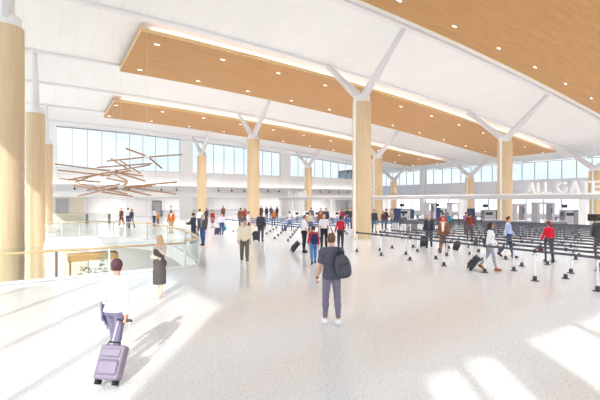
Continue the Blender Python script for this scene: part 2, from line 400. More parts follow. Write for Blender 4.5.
# ------------------------------------------------------------------ back wall (clerestory), upper part
NW = 0
def window(name, org, du, n, w, zb, zt, mat_pane=M_clere, fr=.07, dep=.12, tilt=0.0, parent=None):
    """one glazed bay: n panes side by side from org along unit plan vector du"""
    global NW
    NW += 1
    t = bpy.data.objects.new('window_%d' % NW, None); C.objects.link(t); t.location = (org[0], org[1], 0); struct(t)
    t.rotation_euler = (0, 0, math.atan2(du[1], du[0]))
    W = n*w; f = MB()
    zts = [zt(org[0]+du[0]*w*i, org[1]+du[1]*w*i) if callable(zt) else zt for i in range(n+1)]
    f.box((0, -dep/2, zb-fr), (W, dep/2, zb))
    for i in range(n+1): f.box((i*w-fr/2, -dep/2, zb), (i*w+fr/2, dep/2, zts[i]))
    for i in range(n):
        vs = [f.bm.verts.new((x, y, z)) for x, z in ((i*w, zts[i]-.12), ((i+1)*w, zts[i+1]-.12), ((i+1)*w, zts[i+1]), (i*w, zts[i])) for y in (-dep/2, dep/2)]
        for q in ((0, 2, 4, 6), (1, 7, 5, 3), (0, 1, 3, 2), (4, 5, 7, 6), (2, 3, 5, 4), (0, 6, 7, 1)): f.bm.faces.new([vs[k] for k in q])
    f.build('window_frame', M_frame, t)
    g = MB()
    for i in range(n):
        vs = [g.bm.verts.new((x, y, z)) for x, z in ((i*w, zb), ((i+1)*w, zb), ((i+1)*w, zts[i+1]), (i*w, zts[i])) for y in (-.008, .008)]
        for q in ((0, 2, 4, 6), (1, 7, 5, 3), (2, 3, 5, 4), (0, 6, 7, 1)): g.bm.faces.new([vs[k] for k in q])
    g.build('pane', mat_pane, t)
    return t
ZB = 6.43
top_b = lambda u, v: roof(u, v)-.02
mb = MB(); mb.box((U0, VB, 2.95), (UEND, VB+.5, ZB-.05)); struct(mb.build('wall_back', M_wallwhite))
mb = MB(); mb.box((UEND-.5, VB, 0), (UEND, V1, ZB-.05)); struct(mb.build('wall_back_return', M_wallside))
pil = [onv(48, VB), COLS_U[0]+.05, COLS_U[1]+.05, UEND-.55]
window('', (UEND-.25, VB+.5), (0, 1), 5, (V1-VB-.9)/5, ZB, lambda u, v: roof(u, v)-.02)
window('', (UEND, V1-.2), (1, 0), 4, (U1-UEND)/4, ZB, lambda u, v: roof(u, v)-.02)
for i, u in enumerate(pil):
    mb = MB(); mb.box((u-.85, VB-.25, 0), (u+.85, VB+.5, roof(u, VB)+.1)); struct(mb.build('trim_%d' % (30+i), M_white))
mb = MB(); mb.box((U0, VB, ZB-.05), (pil[0]-.8, VB+.4, 12.2)); struct(mb.build('wall_back_left', M_wallwhite))
for a, b, n in ((pil[0]+.85, pil[1]-.85, 9), (pil[1]+.85, pil[2]-.85, 9), (pil[2]+.85, pil[3]-.85, 10)):
    window('', (a, VB+.15), (1, 0), n, (b-a)/n, ZB, top_b)
# projecting fascia, lamp gutter and spotlights below the windows
mb = MB(); mb.box((U0, VB-.75, 2.86), (UEND, VB, 3.55)); struct(mb.build('trim_40', M_white))
mb = MB(); mb.box((U0, VB-.5, 4.32), (UEND, VB, 4.5)); struct(mb.build('trim_41', M_white))
mb = MB(); mb.box((U0, VB-.06, 3.55), (UEND, VB-.002, 4.32)); struct(mb.build('trim_42', mat('gutter_grey', '#ececee', .5)))
t = thing('fill_strip', 'long fill light strip added on the ledge below the back clerestory windows', 'light strip', (0, VB-.42, 4.5))  # glowing strip added to brighten the wall below the clerestory
MB().box((U0+.2, -.06, 0), (UEND-.6, .06, .05)).build('housing', M_white, t)
MB().box((U0+.25, -.045, .051), (UEND-.65, .045, .07)).build('diffuser', emit('fill_strip_glow', '#ffffff', 9.0), t)
sp0 = None; n = 0
for u in np.arange(1.2, 50, 2.05):
    if any(abs(u-p) < .95 for p in pil): continue
    lab = 'small dark spotlight on the back wall ledge, %s from the %s' % ((ORD[n], 'left') if n < 10 else (ORD[20-n], 'right')); n += 1
    if sp0 is None:
        sp0 = thing('wall_spotlight', lab, 'spotlight', (u, VB-.3, 3.92), 0, 'spotlights along the back wall ledge')
        MB().tube((0, 0, .40), (0, 0, .1), .02, n=8).build('stem', M_dark, sp0); MB().tube((0, .08, 0), (0, -.12, -.05), .10, .11, n=14).build('lamp_head', M_black, sp0)
    else: dup(sp0, (u, VB-.3, 3.92), 0, lab)
# storey below: recessed wall, plank wall, door, bench
mb = MB(); mb.box((U0, 62, 0), (UEND-.5, 62.4, 3.0)); struct(mb.build('wall_recess', M_wallgrey))
mb = MB(); mb.box((U0, VB-.5, 3.0), (UEND-.5, 62.4, 3.15)); struct(mb.build('ceiling_recess', M_white))
mb = MB(); mb.box((U0, VB-.3, 0), (onv(84, VB-.3), VB+.2, 2.86)); struct(mb.build('wall_planks', M_plank))
wa, wb = onv(55.5, VB-.35), onv(69, VB-.35)
NW += 1; t = bpy.data.objects.new('window_%d' % NW, None); C.objects.link(t); t.location = (wa, VB-.35, .9); struct(t)
mb = MB(); W = wb-wa
for lo, hi in (((0, -.04, 0), (W, .05, .08)), ((0, -.04, 1.72), (W, .05, 1.8)), ((0, -.04, .08), (.08, .05, 1.72)), ((W-.08, -.04, .08), (W, .05, 1.72)), ((.08, -.03, .85), (W-.08, .04, .91))): mb.box(lo, hi)
mb.build('window_frame', M_frame, t); MB().box((.08, -.01, .08), (W-.08, .02, 1.72)).build('pane', mat('shaded_pane', '#a9a5a4', .2), t)
da, db = onv(153, 61.9), onv(161, 61.9)
t = bpy.data.objects.new('door_1', None); C.objects.link(t); t.location = (da, 61.93, 0); struct(t)
MB().box((0, -.03, 0), (db-da, .05, 2.3)).build('leaf', mat('door_grey', '#8d8a8b', .5), t)
mb = MB(); [mb.box(*q) for q in (((-.1, -.08, 0), (0, .06, 2.4)), ((db-da, -.08, 0), (db-da+.1, .06, 2.4)), ((0, -.08, 2.3), (db-da, .06, 2.4)))]; mb.build('door_frame', mat('door_frame_grey', '#77747a', .5), t)
for i, (xa, xb) in enumerate(((163, 180), (192, 249))):
    ua, ub_ = onv(xa, 60.5), onv(xb, 60.5)
    t = thing('service_counter', 'long low grey counter against the recessed wall, %s the white pillar' % ('left of' if i == 0 else 'right of'), 'counter', (ua, 60.5, 0), 0, 'counters at the recessed wall')
    MB().box((0, 0, 0), (ub_-ua, .9, .85), .01).build('counter_body', mat('counter_grey', '#aaa8aa', .5), t); MB().box((-.03, -.06, .85), (ub_-ua+.03, .95, .92), .01).build('counter_top', mat('counter_top_grey', '#8c8a8e', .4), t)
# far corner behind the return wall and the right wall
mb = MB(); mb.box((UEND-.5, V1-.4, 0), (U1, V1, ZB-.05)); struct(mb.build('wall_far', M_wallwhite))
RT = lambda u, v: roof(U1, v)-.05
mb = MB(); mb.box((U1, V0, 3.3), (U1+.5, V1, 5.4)); struct(mb.build('wall_right', M_wallside))
mb = MB(); mb.box((U1, V0, 0), (U1+.4, V1, .45)); struct(mb.build('wall_right_sill', M_wallside))
pv = [2.5, 18.2, 33.6, 49.6, V1-.9]
for i, v in enumerate(pv):
    mb = MB(); mb.box((U1-.35, v-.5, 0), (U1+.5, v+.5, roof(U1, v)+.3)); struct(mb.build('trim_%d' % (50+i), M_white))
for a, b in zip(pv, pv[1:]):
    n = 8; window('', (U1+.1, a+.5), (0, 1), n, (b-a-1)/n, 5.45, RT, fr=.09)
    window('', (U1+.1, a+.5), (0, 1), 6, (b-a-1)/6, .5, 3.3, M_glass, fr=.16)
# glazed left front and rear front of the hall (behind / beside the viewer)
n = 8
for k in range(5):
    va = -8+k*12.7; vb = min(va+12.7, VB)
    window('', (U0, va), (0, 1), 5, (vb-va)/5, .12, lambda u, v: roof(U0, v)-.05, M_glass, fr=.08, dep=.1)
mb = MB(); mb.box((U0, V0-.3, 9.38), (U1, V0, 14.2)); struct(mb.build('wall_rear', M_wallwhite))
for i, (a, b) in enumerate(((-9.3, -6.9), (-5.6, -4.5), (-2.7, -1.75), (11.5, 13.2), (27, 29), (43, 45))):
    mb = MB(); mb.box((a, V0-.3, 0), (b, V0, 9.38)); struct(mb.build('wall_rear_pier_%d' % (i+1), M_wallwhite))
for a, b, n in ((-6.9, -5.6, 1), (-4.5, -2.7, 2), (-1.75, 11.5, 7), (13.2, 27, 7), (29, 43, 7), (45, 60, 7)):
    window('', (a, V0-.15), (1, 0), n, (b-a)/n, .1, 9.38, M_glass, fr=.12, dep=.15)

# ------------------------------------------------------------------ portal header with standing letters
HU = 31.75
t = thing('portal_header', 'long white header beam carrying the large raised letters', 'header beam', (HU, -5, 0))
MB().box((0, 0, 2.55), (.6, 60, 2.88)).build('fascia', mat('header_grey', '#c9c4c6', .45), t)
MB().box((-.06, -.02, 2.88), (.66, 60.02, 3.0), .01).build('cap', M_white, t)
for v in (2.8, 12.4, 22.0, 31.6, 41.2, 50.8): MB().box((.05, v+5-.25, 0), (.55, v+5+.25, 2.55), .02).build('post', M_white, t)
SEG = {  # letter outlines as strokes on a unit cap height
 'A': [[(0, 0), (.16, 0), (.235, .22), (.545, .22), (.62, 0), (.78, 0), (.48, 1), (.30, 1)], [(.285, .37), (.39, .76), (.495, .37)]],
 'L': [[(0, 0), (.52, 0), (.52, .15), (.15, .15), (.15, 1), (0, 1)]],
 'T': [[(.255, 0), (.405, 0), (.405, .85), (.66, .85), (.66, 1), (0, 1), (0, .85), (.255, .85)]],
 'E': [[(0, 0), (.58, 0), (.58, .15), (.15, .15), (.15, .43), (.52, .43), (.52, .57), (.15, .57), (.15, .85), (.57, .85), (.57, 1), (0, 1)]]}
def arcpts(cx, cy, rx, ry, a0, a1, n=18): return [(cx+rx*math.cos(R(a0+(a1-a0)*i/n)), cy+ry*math.sin(R(a0+(a1-a0)*i/n))) for i in range(n+1)]
SEG['G'] = [arcpts(.46, .5, .46, .5, 48, 352) + [(.93, .54), (.50, .54), (.50, .40), (.76, .40)] + arcpts(.46, .5, .31, .355, 318, 48)]
SEG['S'] = [arcpts(.3, .73, .3, .27, 30, 270, 14) + arcpts(.3, .285, .155, .145, 90, -90, 10) + arcpts(.3, .285, .155, .145, 270, 200, 5) + arcpts(.3, .285, .3, .285, 205, 270, 6)+arcpts(.3, .285, .3, .285, -90, 90, 12) + arcpts(.3, .73, .155, .13, 270, 30, 12)]
def letters(text, v0, h, label, z0=3.0):
    t = thing('sign_lettering', label, 'sign', (HU+.25, v0, z0), 0, 'raised letters on the header beam')
    x = 0
    for ch in text:
        if ch == ' ': x += .40*h; continue
        bm = bmesh.new(); ed = []
        for lp in SEG[ch]:
            vs = [bm.verts.new((0, -(x+p[0]*h), p[1]*h+.01)) for p in lp]; ed += [bm.edges.new((vs[i], vs[(i+1) % len(vs)])) for i in range(len(vs))]
        bmesh.ops.triangle_fill(bm, edges=ed, use_beauty=True)
        e = bmesh.ops.extrude_face_region(bm, geom=list(bm.faces))
        for v in [g for g in e['geom'] if isinstance(g, bmesh.types.BMVert)]: v.co.x += .2
        mb = MB(); mb.bm.free(); mb.bm = bm; mb.build('letter', M_white, t)
        x += (max(p[0] for p in SEG[ch][0])+.11)*h
    return t
letters('ALL GATES', onu(526, HU+.2), .84, 'large white raised letters reading ALL GATES at the right')
letters('ALL GATES', onu(287, HU+.2), .80, 'distant small white raised letters reading ALL GATES near the back wall')

# ------------------------------------------------------------------ stick chandelier over the atrium
M_stick = mat('stick_walnut', '#b58a63', .5, vary=.12); M_stick2 = mat('stick_tip', '#8a5f42', .5)
cpos = atz(117, 20.5)
t = thing('stick_chandelier', 'hanging sculpture of crossed wooden sticks above the atrium', 'chandelier', (cpos[0], cpos[1], 0))
ch = t
STK = [(55, 164, 111, 171), (58, 170, 110, 176), (60, 178.7, 100, 182), (68, 180, 118, 171), (75, 182.5, 97, 174), (78, 196, 118, 187), (74, 185, 98, 190), (78, 183.5, 127, 194), (87, 190, 120, 184),
       (97, 167.5, 152, 163.5), (107, 161, 148, 157), (111, 158.5, 128, 169), (126, 148.5, 148, 156.5), (148, 157, 182, 154.5), (149, 157.5, 162, 168.5), (120, 160.5, 141, 173.5), (115, 171, 150, 165), (114, 172, 143, 176), (116, 172, 145, 181), (114, 174, 127, 181),
       (125, 187, 177, 182), (125, 186.5, 176, 194), (122, 189, 151, 195.5), (102, 192, 133, 196.5), (111, 190, 128, 183), (106, 178, 127, 182.5), (102, 176, 131, 170.5), (113, 189.38, 152, 186)]
rr = random.Random(3); HUBS = [(113, 171.5), (147, 157), (121, 187)]
def P3(px, py, Z):
    p = atz(px, Z); return Vector((p[0]-cpos[0], p[1]-cpos[1], EYE-(py-HOR)*Z/FPX))
for (xa, ya, xb, yb) in STK:
    Za = 20.5+rr.uniform(-2.2, 2.2); Zb = 20.5+rr.uniform(-1.6, 1.6)
    for hx, hy in HUBS:
        if math.hypot(xa-hx, ya-hy) < 6: Za = 20.5
        if math.hypot(xb-hx, yb-hy) < 6: Zb = 20.5
    a, b = P3(xa, ya, Za), P3(xb, yb, Zb); q = (b-a).to_track_quat('Z', 'Y')
    L = (b-a).length
    mb = MB(); mb.box((-.035, -.035, -L/2), (.035, .035, L/2), .006, seg=1)
    bmesh.ops.transform(mb.bm, matrix=Matrix.Translation((a+b)/2) @ q.to_matrix().to_4x4(), verts=mb.bm.verts)
    s = mb.build('stick', M_stick, t)
for hx, hy in HUBS:
    c = P3(hx, hy, 20.5); h = MB().ball(c, (.16, .16, .11), 14).build('hub', M_white, t, smooth=True)
    MB().tube(c, (c.x, c.y, roof(cpos[0]+c.x, cpos[1]+c.y)), .004, n=6).build('cable', M_steel, t)
# ------------------------------------------------------------------ belt stanchions
M_post = mat('stanchion_white', '#eceaea', .3, vary=.01); M_belt = mat('belt_slate', '#50525c', .6, vary=.05); M_beltblue = mat('belt_blue', '#41618c', .6, vary=.05)
M_basedark = mat('stanchion_base_dark', '#4b4b52', .45, .3)
ST = {}
def stan_meshes():
    a = MB().lathe([(0, 0), (.17, 0), (.17, .012), (.05, .03), (0, .03)], n=20); 
    return a
SP = 1.65
def stanchion(key, beltlen, beltmat, lab, group, u, v, ang, wall=None):
    """post with base, head cassette and the belt it pays out along its local +y"""
    k = (key, round(beltlen, 2))
    if k not in ST:
        t = thing('belt_stanchion', lab, 'stanchion', (u, v, 0), ang, group)
        MB().lathe([(0, 0), (.12, 0), (.12, .014), (.06, .03), (0, .03)], n=20).build('base_plate', M_basedark, t)
        MB().lathe([(.0, .03), (.058, .03), (.058, .13), (.034, .15), (0, .15)], n=16).build('base_collar', M_basedark, t)
        MB().tube((0, 0, .15), (0, 0, .87), .028, n=14).build('post', M_post, t)
        MB().lathe([(0, .87), (.05, .87), (.05, .965), (.035, .985), (0, .985)], n=16).build('head', M_basedark, t)
        if beltlen: MB().box((-.004, .05, .885), (.004, beltlen-.05, .955)).build('belt', beltmat, t)
        ST[k] = t; return t
    return dup(ST[k], (u, v, 0), ang, lab, group)
rng = range
def pos_word(i): return ORD[i]
NP = [0]
def queue(rows, u0, du, vtop, counts, bmat, qname, group):
    for k in rows:
        n = counts(k)
        for i in range(n):
            v = vtop(k)-SP*i; u = u0+du*k
            if math.hypot(u-COLS_U[0], v-ROWS_V[1]) < .85: continue
            link = (i == 0 and k % 2 == 1)
            lab = 'belt stanchion in the %s row of the %s, %s from the far end' % (ORD[k], qname, ORD[i])
            stanchion(bmat.name, SP, bmat, lab, group, u, v, math.pi)
            NP[0] += 1
            if i == 0 and k % 2 == 0 and k+1 in rows:
                pass
def vT(k): return (14.5-(.0 if k % 2 == 0 else .35)) if k < 7 else 22.2-(.0 if k % 2 == 0 else .35)
def cA(k):
    u = 12.75+1.2*k; vmin = max(3.6, .345*u-.2); return int((vT(k)-.1-vmin)/SP)+1
queue(range(14), 12.75, 1.2, vT, cA, M_belt, 'dark-belted queue', 'stanchions of the dark-belted queue')
queue(range(8), 12.5, 1.2, lambda k: 30.4, lambda k: 7 if k not in (3, 4) else 6, M_beltblue, 'blue-belted queue', 'stanchions of the blue-belted queue')

# ------------------------------------------------------------------ check-in kiosks and security gear
M_kiosk = mat('kiosk_white', '#eeedee', .35, vary=.01); M_scr = mat('dark_screen', '#2b2f38', .15); M_grey = mat('machine_grey', '#b3b1b7', .4, vary=.03)
M_midgrey = mat('machine_midgrey', '#7f7e86', .45); M_navy = mat('machine_navy', '#25355f', .4); M_lblue = mat('badge_blue', '#3f8fd0', .4)
k0 = None
for i, px in enumerate((297, 307, 317, 327, 337, 347)):
    Z = 39.5; p = atz(px, Z); lab = 'white check-in kiosk, %s of the row of six from the left' % ORD[i]
    if k0 is None:
        k0 = thing('check_in_kiosk', lab, 'kiosk', (p[0], p[1], 0), -TH, 'white check-in kiosks')
        MB().box((-.36, -.2, .05), (.36, .2, 1.34), .03).build('body', M_kiosk, k0)
        MB().box((-.16, -.215, 1.05), (.16, -.19, 1.27), .01).build('screen', M_scr, k0)
        for z in (.3, .46, .62, .78): MB().box((-.08, -.22, z), (.12, -.19, z+.08), .01).build('slot', M_scr, k0)
        MB().box((-.42, -.27, 0), (.42, .27, .05), .01).build('foot_plate', M_midgrey, k0)
    else: dup(k0, (p[0], p[1], 0), -TH, lab)
# podiums with round blue badge
q0 = None
for i, (px, py, lab) in enumerate(((492, 234.5, 'grey desk with a round blue badge behind the woman in the white jacket'), (520.5, 236, 'grey desk with a round blue badge right of the man in the blue shirt'), (409, 233, 'grey desk with a pale blue badge at the far end of the dark belts'), (556, 236.5, 'plain grey desk behind the woman in the red top'))):
    p = at(px, py)
    if q0 is None:
        q0 = thing('document_desk', lab, 'desk', (p[0], p[1], 0), -TH-.25, 'grey document desks')
        MB().box((-.6, -.3, 0), (.6, .3, 1.02), .02).build('body', M_midgrey, q0); MB().box((-.65, -.36, 1.02), (.65, .34, 1.08), .015).build('desk_top', M_grey, q0)
        bd = MB().tube((0, -.33, .72), (0, -.296, .72), .16, n=24).build('badge', M_kiosk, q0); MB().tube((0, -.345, .72), (0, -.331, .72), .10, n=24).build('badge_disc', M_lblue, bd)
    else: dup(q0, (p[0], p[1], 0), -TH-.25, lab)
def scanner(px, Z, lab, w=1.5, h=2.25, rz=0):
    p = atz(px, Z); t = thing('body_scanner', lab, 'scanner', (p[0], p[1], 0), -TH+rz, 'walk-through body scanners')
    for s in (-1, 1): MB().box((s*w/2-.17, -.45, 0), (s*w/2+.17, .45, h-.2), .04).build('side_panel', M_grey, t)
    MB().box((-w/2-.2, -.48, h-.2), (w/2+.2, .48, h), .05).build('top_bridge', M_grey, t)
    MB().box((-w/2, -.5, 0), (w/2, .5, .05)).build('floor_mat', M_midgrey, t)
    MB().box((w/2-.19, -.47, 1.2), (w/2-.1, -.44, 1.75), .01).build('panel_display', M_scr, t)
    return t
scanner(543, 38.5, 'large grey walk-through scanner under the raised letters', 1.45, 2.28)
scanner(430, 45, 'grey walk-through scanner behind the man in the brown coat', .75, 2.2)
scanner(455, 43.5, 'grey walk-through scanner left of the wood column by the white pillar', 1.25, 2.2)
scanner(518, 38, 'grey walk-through gate immediately right of the sign column', .9, 2.15)
def xray(px, Z, lab, L=2.6, acc=M_navy):
    p = atz(px, Z); t = thing('baggage_scanner', lab, 'x-ray machine', (p[0], p[1], 0), -TH, 'baggage x-ray machines')
    mb = MB(); mb.box((-.7, -.5, .75), (.7, .5, .8)); mb.box((-.7, -.5, .8), (.7, -.38, 1.45)); mb.box((-.7, .38, .8), (.7, .5, 1.45)); mb.box((-.7, -.5, 1.3), (.7, .5, 1.48), .03)
    mb.box((-.7, -.48, .1), (.7, .48, .75), .02)
    mb.build('tunnel_housing', M_grey, t)
    MB().box((-.6, -.515, .9), (.15, -.498, 1.2), .01).build('access_panel', M_scr, t)
    MB().box((.5, -.53, .2), (.95, .53, 1.4), .02).build('end_hood', acc, t)
    for s in (-1, 1):
        c = MB().box((s*1.2-.65, -.4, .68), (s*1.2+.65, .4, .78), .01).build('conveyor', M_midgrey, t)
        MB().box((s*1.5-.05, -.35, 0), (s*1.5+.05, .35, .68)).build('conveyor_leg', M_midgrey, c)
    MB().tube((-.3, .2, 1.48), (-.3, .2, 1.75), .025, n=8).build('monitor_arm', M_dark, t)
    MB().box((-.58, .17, 1.7), (-.02, .23, 2.05), .01).build('monitor', M_scr, t)
    return t
xray(569, 40.6, 'grey and navy baggage x-ray machine right of the large scanner')
xray(489, 42.5, 'grey baggage x-ray machine between the far column and the sign column')
xray(405, 47, 'baggage x-ray machine just right of the group standing by the far column')
xray(440, 50, 'baggage x-ray machine beyond the narrow walk-through scanner')
for i, (px, Z, lab) in enumerate(((397, 43, 'tall navy screen panel by the man in the tan jacket'), (471, 42, 'tall dark navy screen panel beside the far wood column'), (437, 47, 'navy screen panel behind the narrow scanner'), (578.5, 37, 'dark grey screen panel next to the white pillar on the right'))):
    p = atz(px, Z); t = thing('screen_panel', lab, 'partition', (p[0], p[1], 0), -TH)
    MB().box((-.42, -.05, .08), (.42, .05, 1.6), .02).build('panel', M_navy if i != 3 else M_midgrey, t)
    for s in (-1, 1): MB().box((s*.34-.04, -.25, 0), (s*.45+.04, .25, .08), .01).build('foot', M_midgrey, t)
p = atz(594.5, 23.5); t = thing('monitor_stand', 'dark flat monitor on a thin pole at the right edge', 'monitor', (p[0], p[1], 0), -TH-.9)
MB().tube((0, 0, .02), (0, 0, 1.35), .03, n=10).build('pole', M_dark, t); MB().lathe([(0, 0), (.25, 0), (.25, .02), (0, .03)], n=20).build('base_plate', M_dark, t)
MB().box((-.34, -.05, 1.25), (.34, -.0, 1.66), .015).build('screen', M_black, t)

# ------------------------------------------------------------------ luggage
def suitcase(px, py, h, colour, lab, rz=0, lean=0, face=0, group='rolling suitcases', handle=.42, xyz=None, yaw=None):
    """h: body height; stands on its wheels, leans about them by lean degrees"""
    p = xyz or at(px, py)
    t = thing('suitcase', lab, 'suitcase', (p[0], p[1], .0), 0, group)
    m = mat('case_'+colour, '#'+colour, .5, vary=.08, scale=30); w = h*.66; d = h*.38
    MB().box((-w/2, -d/2, .06), (w/2, d/2, h), min(.05, d*.2), seg=4).build('body', m, t, smooth=False)
    pk = MB().box((-w*.40, -d/2-.035, .12), (w*.40, -d/2+.02, h*.62), .03, seg=3).build('front_pocket', m, t)
    MB().box((-w*.36, -d/2-.04, h*.57), (w*.36, -d/2-.034, h*.575)).build('zip', M_black, pk)
    MB().box((-w*.38, -d/2-.02, h*.68), (w*.38, -d/2+.02, h*.9), .02, seg=3).build('top_pocket', m, t)
    MB().path([(-.08, -d/2+.02, h-.005), (-.08, -d/2+.02, h+.03), (.08, -d/2+.02, h+.03), (.08, -d/2+.02, h-.005)], .012, 8).build('carry_handle', M_black, t)
    for s in (-1, 1):
        MB().tube((s*(w/2-.05)-.02, d/2-.05, .04), (s*(w/2-.05)+.02, d/2-.05, .04), .04, n=14).build('wheel', M_rubber, t)
        MB().box((s*(w/2-.05)-.02, -d/2+.03, 0), (s*(w/2-.05)+.02, -d/2+.07, .07)).build('foot', M_rubber, t)
    if handle:
        hd = MB()
        for s in (-1, 1): hd.tube((s*.09, d/2-.03, h-.02), (s*.09, d/2-.03, h+handle), .009, n=8)
        ho = hd.build('pull_handle', M_steel, t); MB().box((-.11, d/2-.05, h+handle-.01), (.11, d/2-.01, h+handle+.025), .01).build('grip', M_black, ho)
    z = -TH-R(rz) if yaw is None else yaw
    t.rotation_euler = (R(-lean), 0, z)
    if lean:   # keep the wheels on the floor
        M = t.rotation_euler.to_matrix(); low_ = min((M @ Vector((0, y, zz))).z for y, zz in ((d/2-.05, 0.0), (-d/2, .06), (d/2, .06), (-d/2, 0)))
        t.location.z = -low_ + .002
    return t
# ------------------------------------------------------------------ figures: signed distance bodies meshed with surface nets
class Grid:
    def __init__(s, lo, hi, vox):
        s.vox = vox; s.lo = np.array(lo, np.float32)
        s.n = np.maximum(np.ceil((np.array(hi)-np.array(lo))/vox).astype(int)+1, 4)
        s.ax = [(s.lo[i]+vox*np.arange(s.n[i])).astype(np.float32) for i in range(3)]
    def empty(s): return np.full(s.n, .3, np.float32)
    def X(s): return s.ax[0][:, None, None]
    def Y(s): return s.ax[1][None, :, None]
    def Z(s): return s.ax[2][None, None, :]
    def sub(s, lo, hi, pad):
        sl = []
        for i in range(3):
            a = int(np.floor((lo[i]-pad-s.lo[i])/s.vox)); b = int(np.ceil((hi[i]+pad-s.lo[i])/s.vox))+1
            sl.append(slice(max(a, 0), max(min(b, s.n[i]), 0)))
        return tuple(sl)
    def prim(s, d, pr, off=0.0, k=None):
        kind = pr[0]; pad = off+.075
        if kind == 'c':
            _, a, b, ra, rb, kk = pr; a = np.array(a, np.float32); b = np.array(b, np.float32)
            r = max(ra, rb); sl = s.sub(np.minimum(a, b)-r, np.maximum(a, b)+r, pad)
        else:
            _, c, rr, kk = pr[:4]; c = np.array(c, np.float32); rr = np.array(rr, np.float32); sl = s.sub(c-rr.max(), c+rr.max(), pad)
        x = s.ax[0][sl[0]][:, None, None]; y = s.ax[1][sl[1]][None, :, None]; z = s.ax[2][sl[2]][None, None, :]
        if x.size == 0 or y.size == 0 or z.size == 0: return d
        if kind == 'c':
            ba = b-a; L = max(float(ba@ba), 1e-9)
            h = np.clip(((x-a[0])*ba[0]+(y-a[1])*ba[1]+(z-a[2])*ba[2])/L, 0, 1)
            v = np.sqrt((x-a[0]-h*ba[0])**2+(y-a[1]-h*ba[1])**2+(z-a[2]-h*ba[2])**2)-(ra+(rb-ra)*h)
        else:
            px, py, pz = x-c[0], y-c[1], z-c[2]
            if len(pr) > 4:
                M = np.array(pr[4], np.float32); px, py, pz = [M[0][i]*px+M[1][i]*py+M[2][i]*pz for i in range(3)]
            k0 = np.sqrt((px/rr[0])**2+(py/rr[1])**2+(pz/rr[2])**2); k1 = np.sqrt((px/rr[0]**2)**2+(py/rr[1]**2)**2+(pz/rr[2]**2)**2)+1e-6
            v = k0*(k0-1)/k1
        v = v-off; kk = kk if k is None else k
        e = d[sl]; h = np.maximum(kk-np.abs(e-v), 0)/kk
        d[sl] = np.minimum(e, v)-h*h*kk*.25
        return d
    def many(s, prs, off=0.0, k=None):
        d = s.empty()
        for p in prs: s.prim(d, p, off, k)
        return d
    def mesh(s, d, name):
        v = s.vox; I = d < 0
        c = [d[i:s.n[0]-1+i, j:s.n[1]-1+j, k:s.n[2]-1+k] for i in (0, 1) for j in (0, 1) for k in (0, 1)]
        cnt = sum((q < 0).astype(np.int8) for q in c); mix = (cnt > 0) & (cnt < 8)
        idx = np.argwhere(mix)
        if len(idx) == 0: return None
        vals = np.stack([q[mix] for q in c], 1)
        cor = np.array([(i, j, k) for i in (0, 1) for j in (0, 1) for k in (0, 1)], np.float32)
        acc = np.zeros((len(idx), 3), np.float32); w = np.zeros(len(idx), np.float32)
        for a in range(8):
            for b in range(a+1, 8):
                if np.abs(cor[a]-cor[b]).sum() != 1: continue
                va, vb = vals[:, a], vals[:, b]; cr_ = (va < 0) != (vb < 0)
                t = np.where(cr_, va/np.where(cr_, va-vb, 1), 0)
                acc += np.where(cr_[:, None], cor[a]+(cor[b]-cor[a])*t[:, None], 0); w += cr_
        P = (idx+acc/w[:, None])*v+s.lo
        ids = np.full(mix.shape, -1, np.int64); ids[mix] = np.arange(len(idx))
        F = []
        for ax in range(3):
            o1, o2 = [(1, 2), (2, 0), (0, 1)][ax]
            sl0 = [slice(None)]*3; sl1 = [slice(None)]*3; sl0[ax] = slice(0, -1); sl1[ax] = slice(1, None)
            A, B = I[tuple(sl0)], I[tuple(sl1)]; e = np.argwhere(A != B); fl = A[A != B]
            ok = (e[:, o1] > 0) & (e[:, o2] > 0) & (e[:, o1] < s.n[o1]-1) & (e[:, o2] < s.n[o2]-1); e, fl = e[ok], fl[ok]
            def g(d1, d2):
                q = e.copy(); q[:, o1] += d1; q[:, o2] += d2; return ids[q[:, 0], q[:, 1], q[:, 2]]
            Q = np.stack([g(-1, -1), g(0, -1), g(0, 0), g(-1, 0)], 1)
            Q[~fl] = Q[~fl][:, ::-1]; F.append(Q)
        F = np.concatenate(F); F = F[(F >= 0).all(1)]
        me = bpy.data.meshes.new(name); me.vertices.add(len(P)); me.vertices.foreach_set('co', P.ravel().astype(np.float32))
        me.loops.add(F.size); me.loops.foreach_set('vertex_index', F.ravel().astype(np.int32))
        me.polygons.add(len(F)); me.polygons.foreach_set('loop_start', np.arange(0, F.size, 4, dtype=np.int32)); me.polygons.foreach_set('loop_total', np.full(len(F), 4, np.int32))
        me.update(calc_edges=True); me.validate(); me.polygons.foreach_set('use_smooth', [True]*len(me.polygons))
        return me
V = lambda *a: np.array(a, float)
def unit(a): return a/ (np.linalg.norm(a)+1e-9)
def cap(a, b, ra, rb, k=.03): return ('c', tuple(a), tuple(b), ra, rb, k)
def ell(c, r, k=.03, M=None): return ('e', tuple(c), tuple(r), k) + ((M,) if M is not None else ())
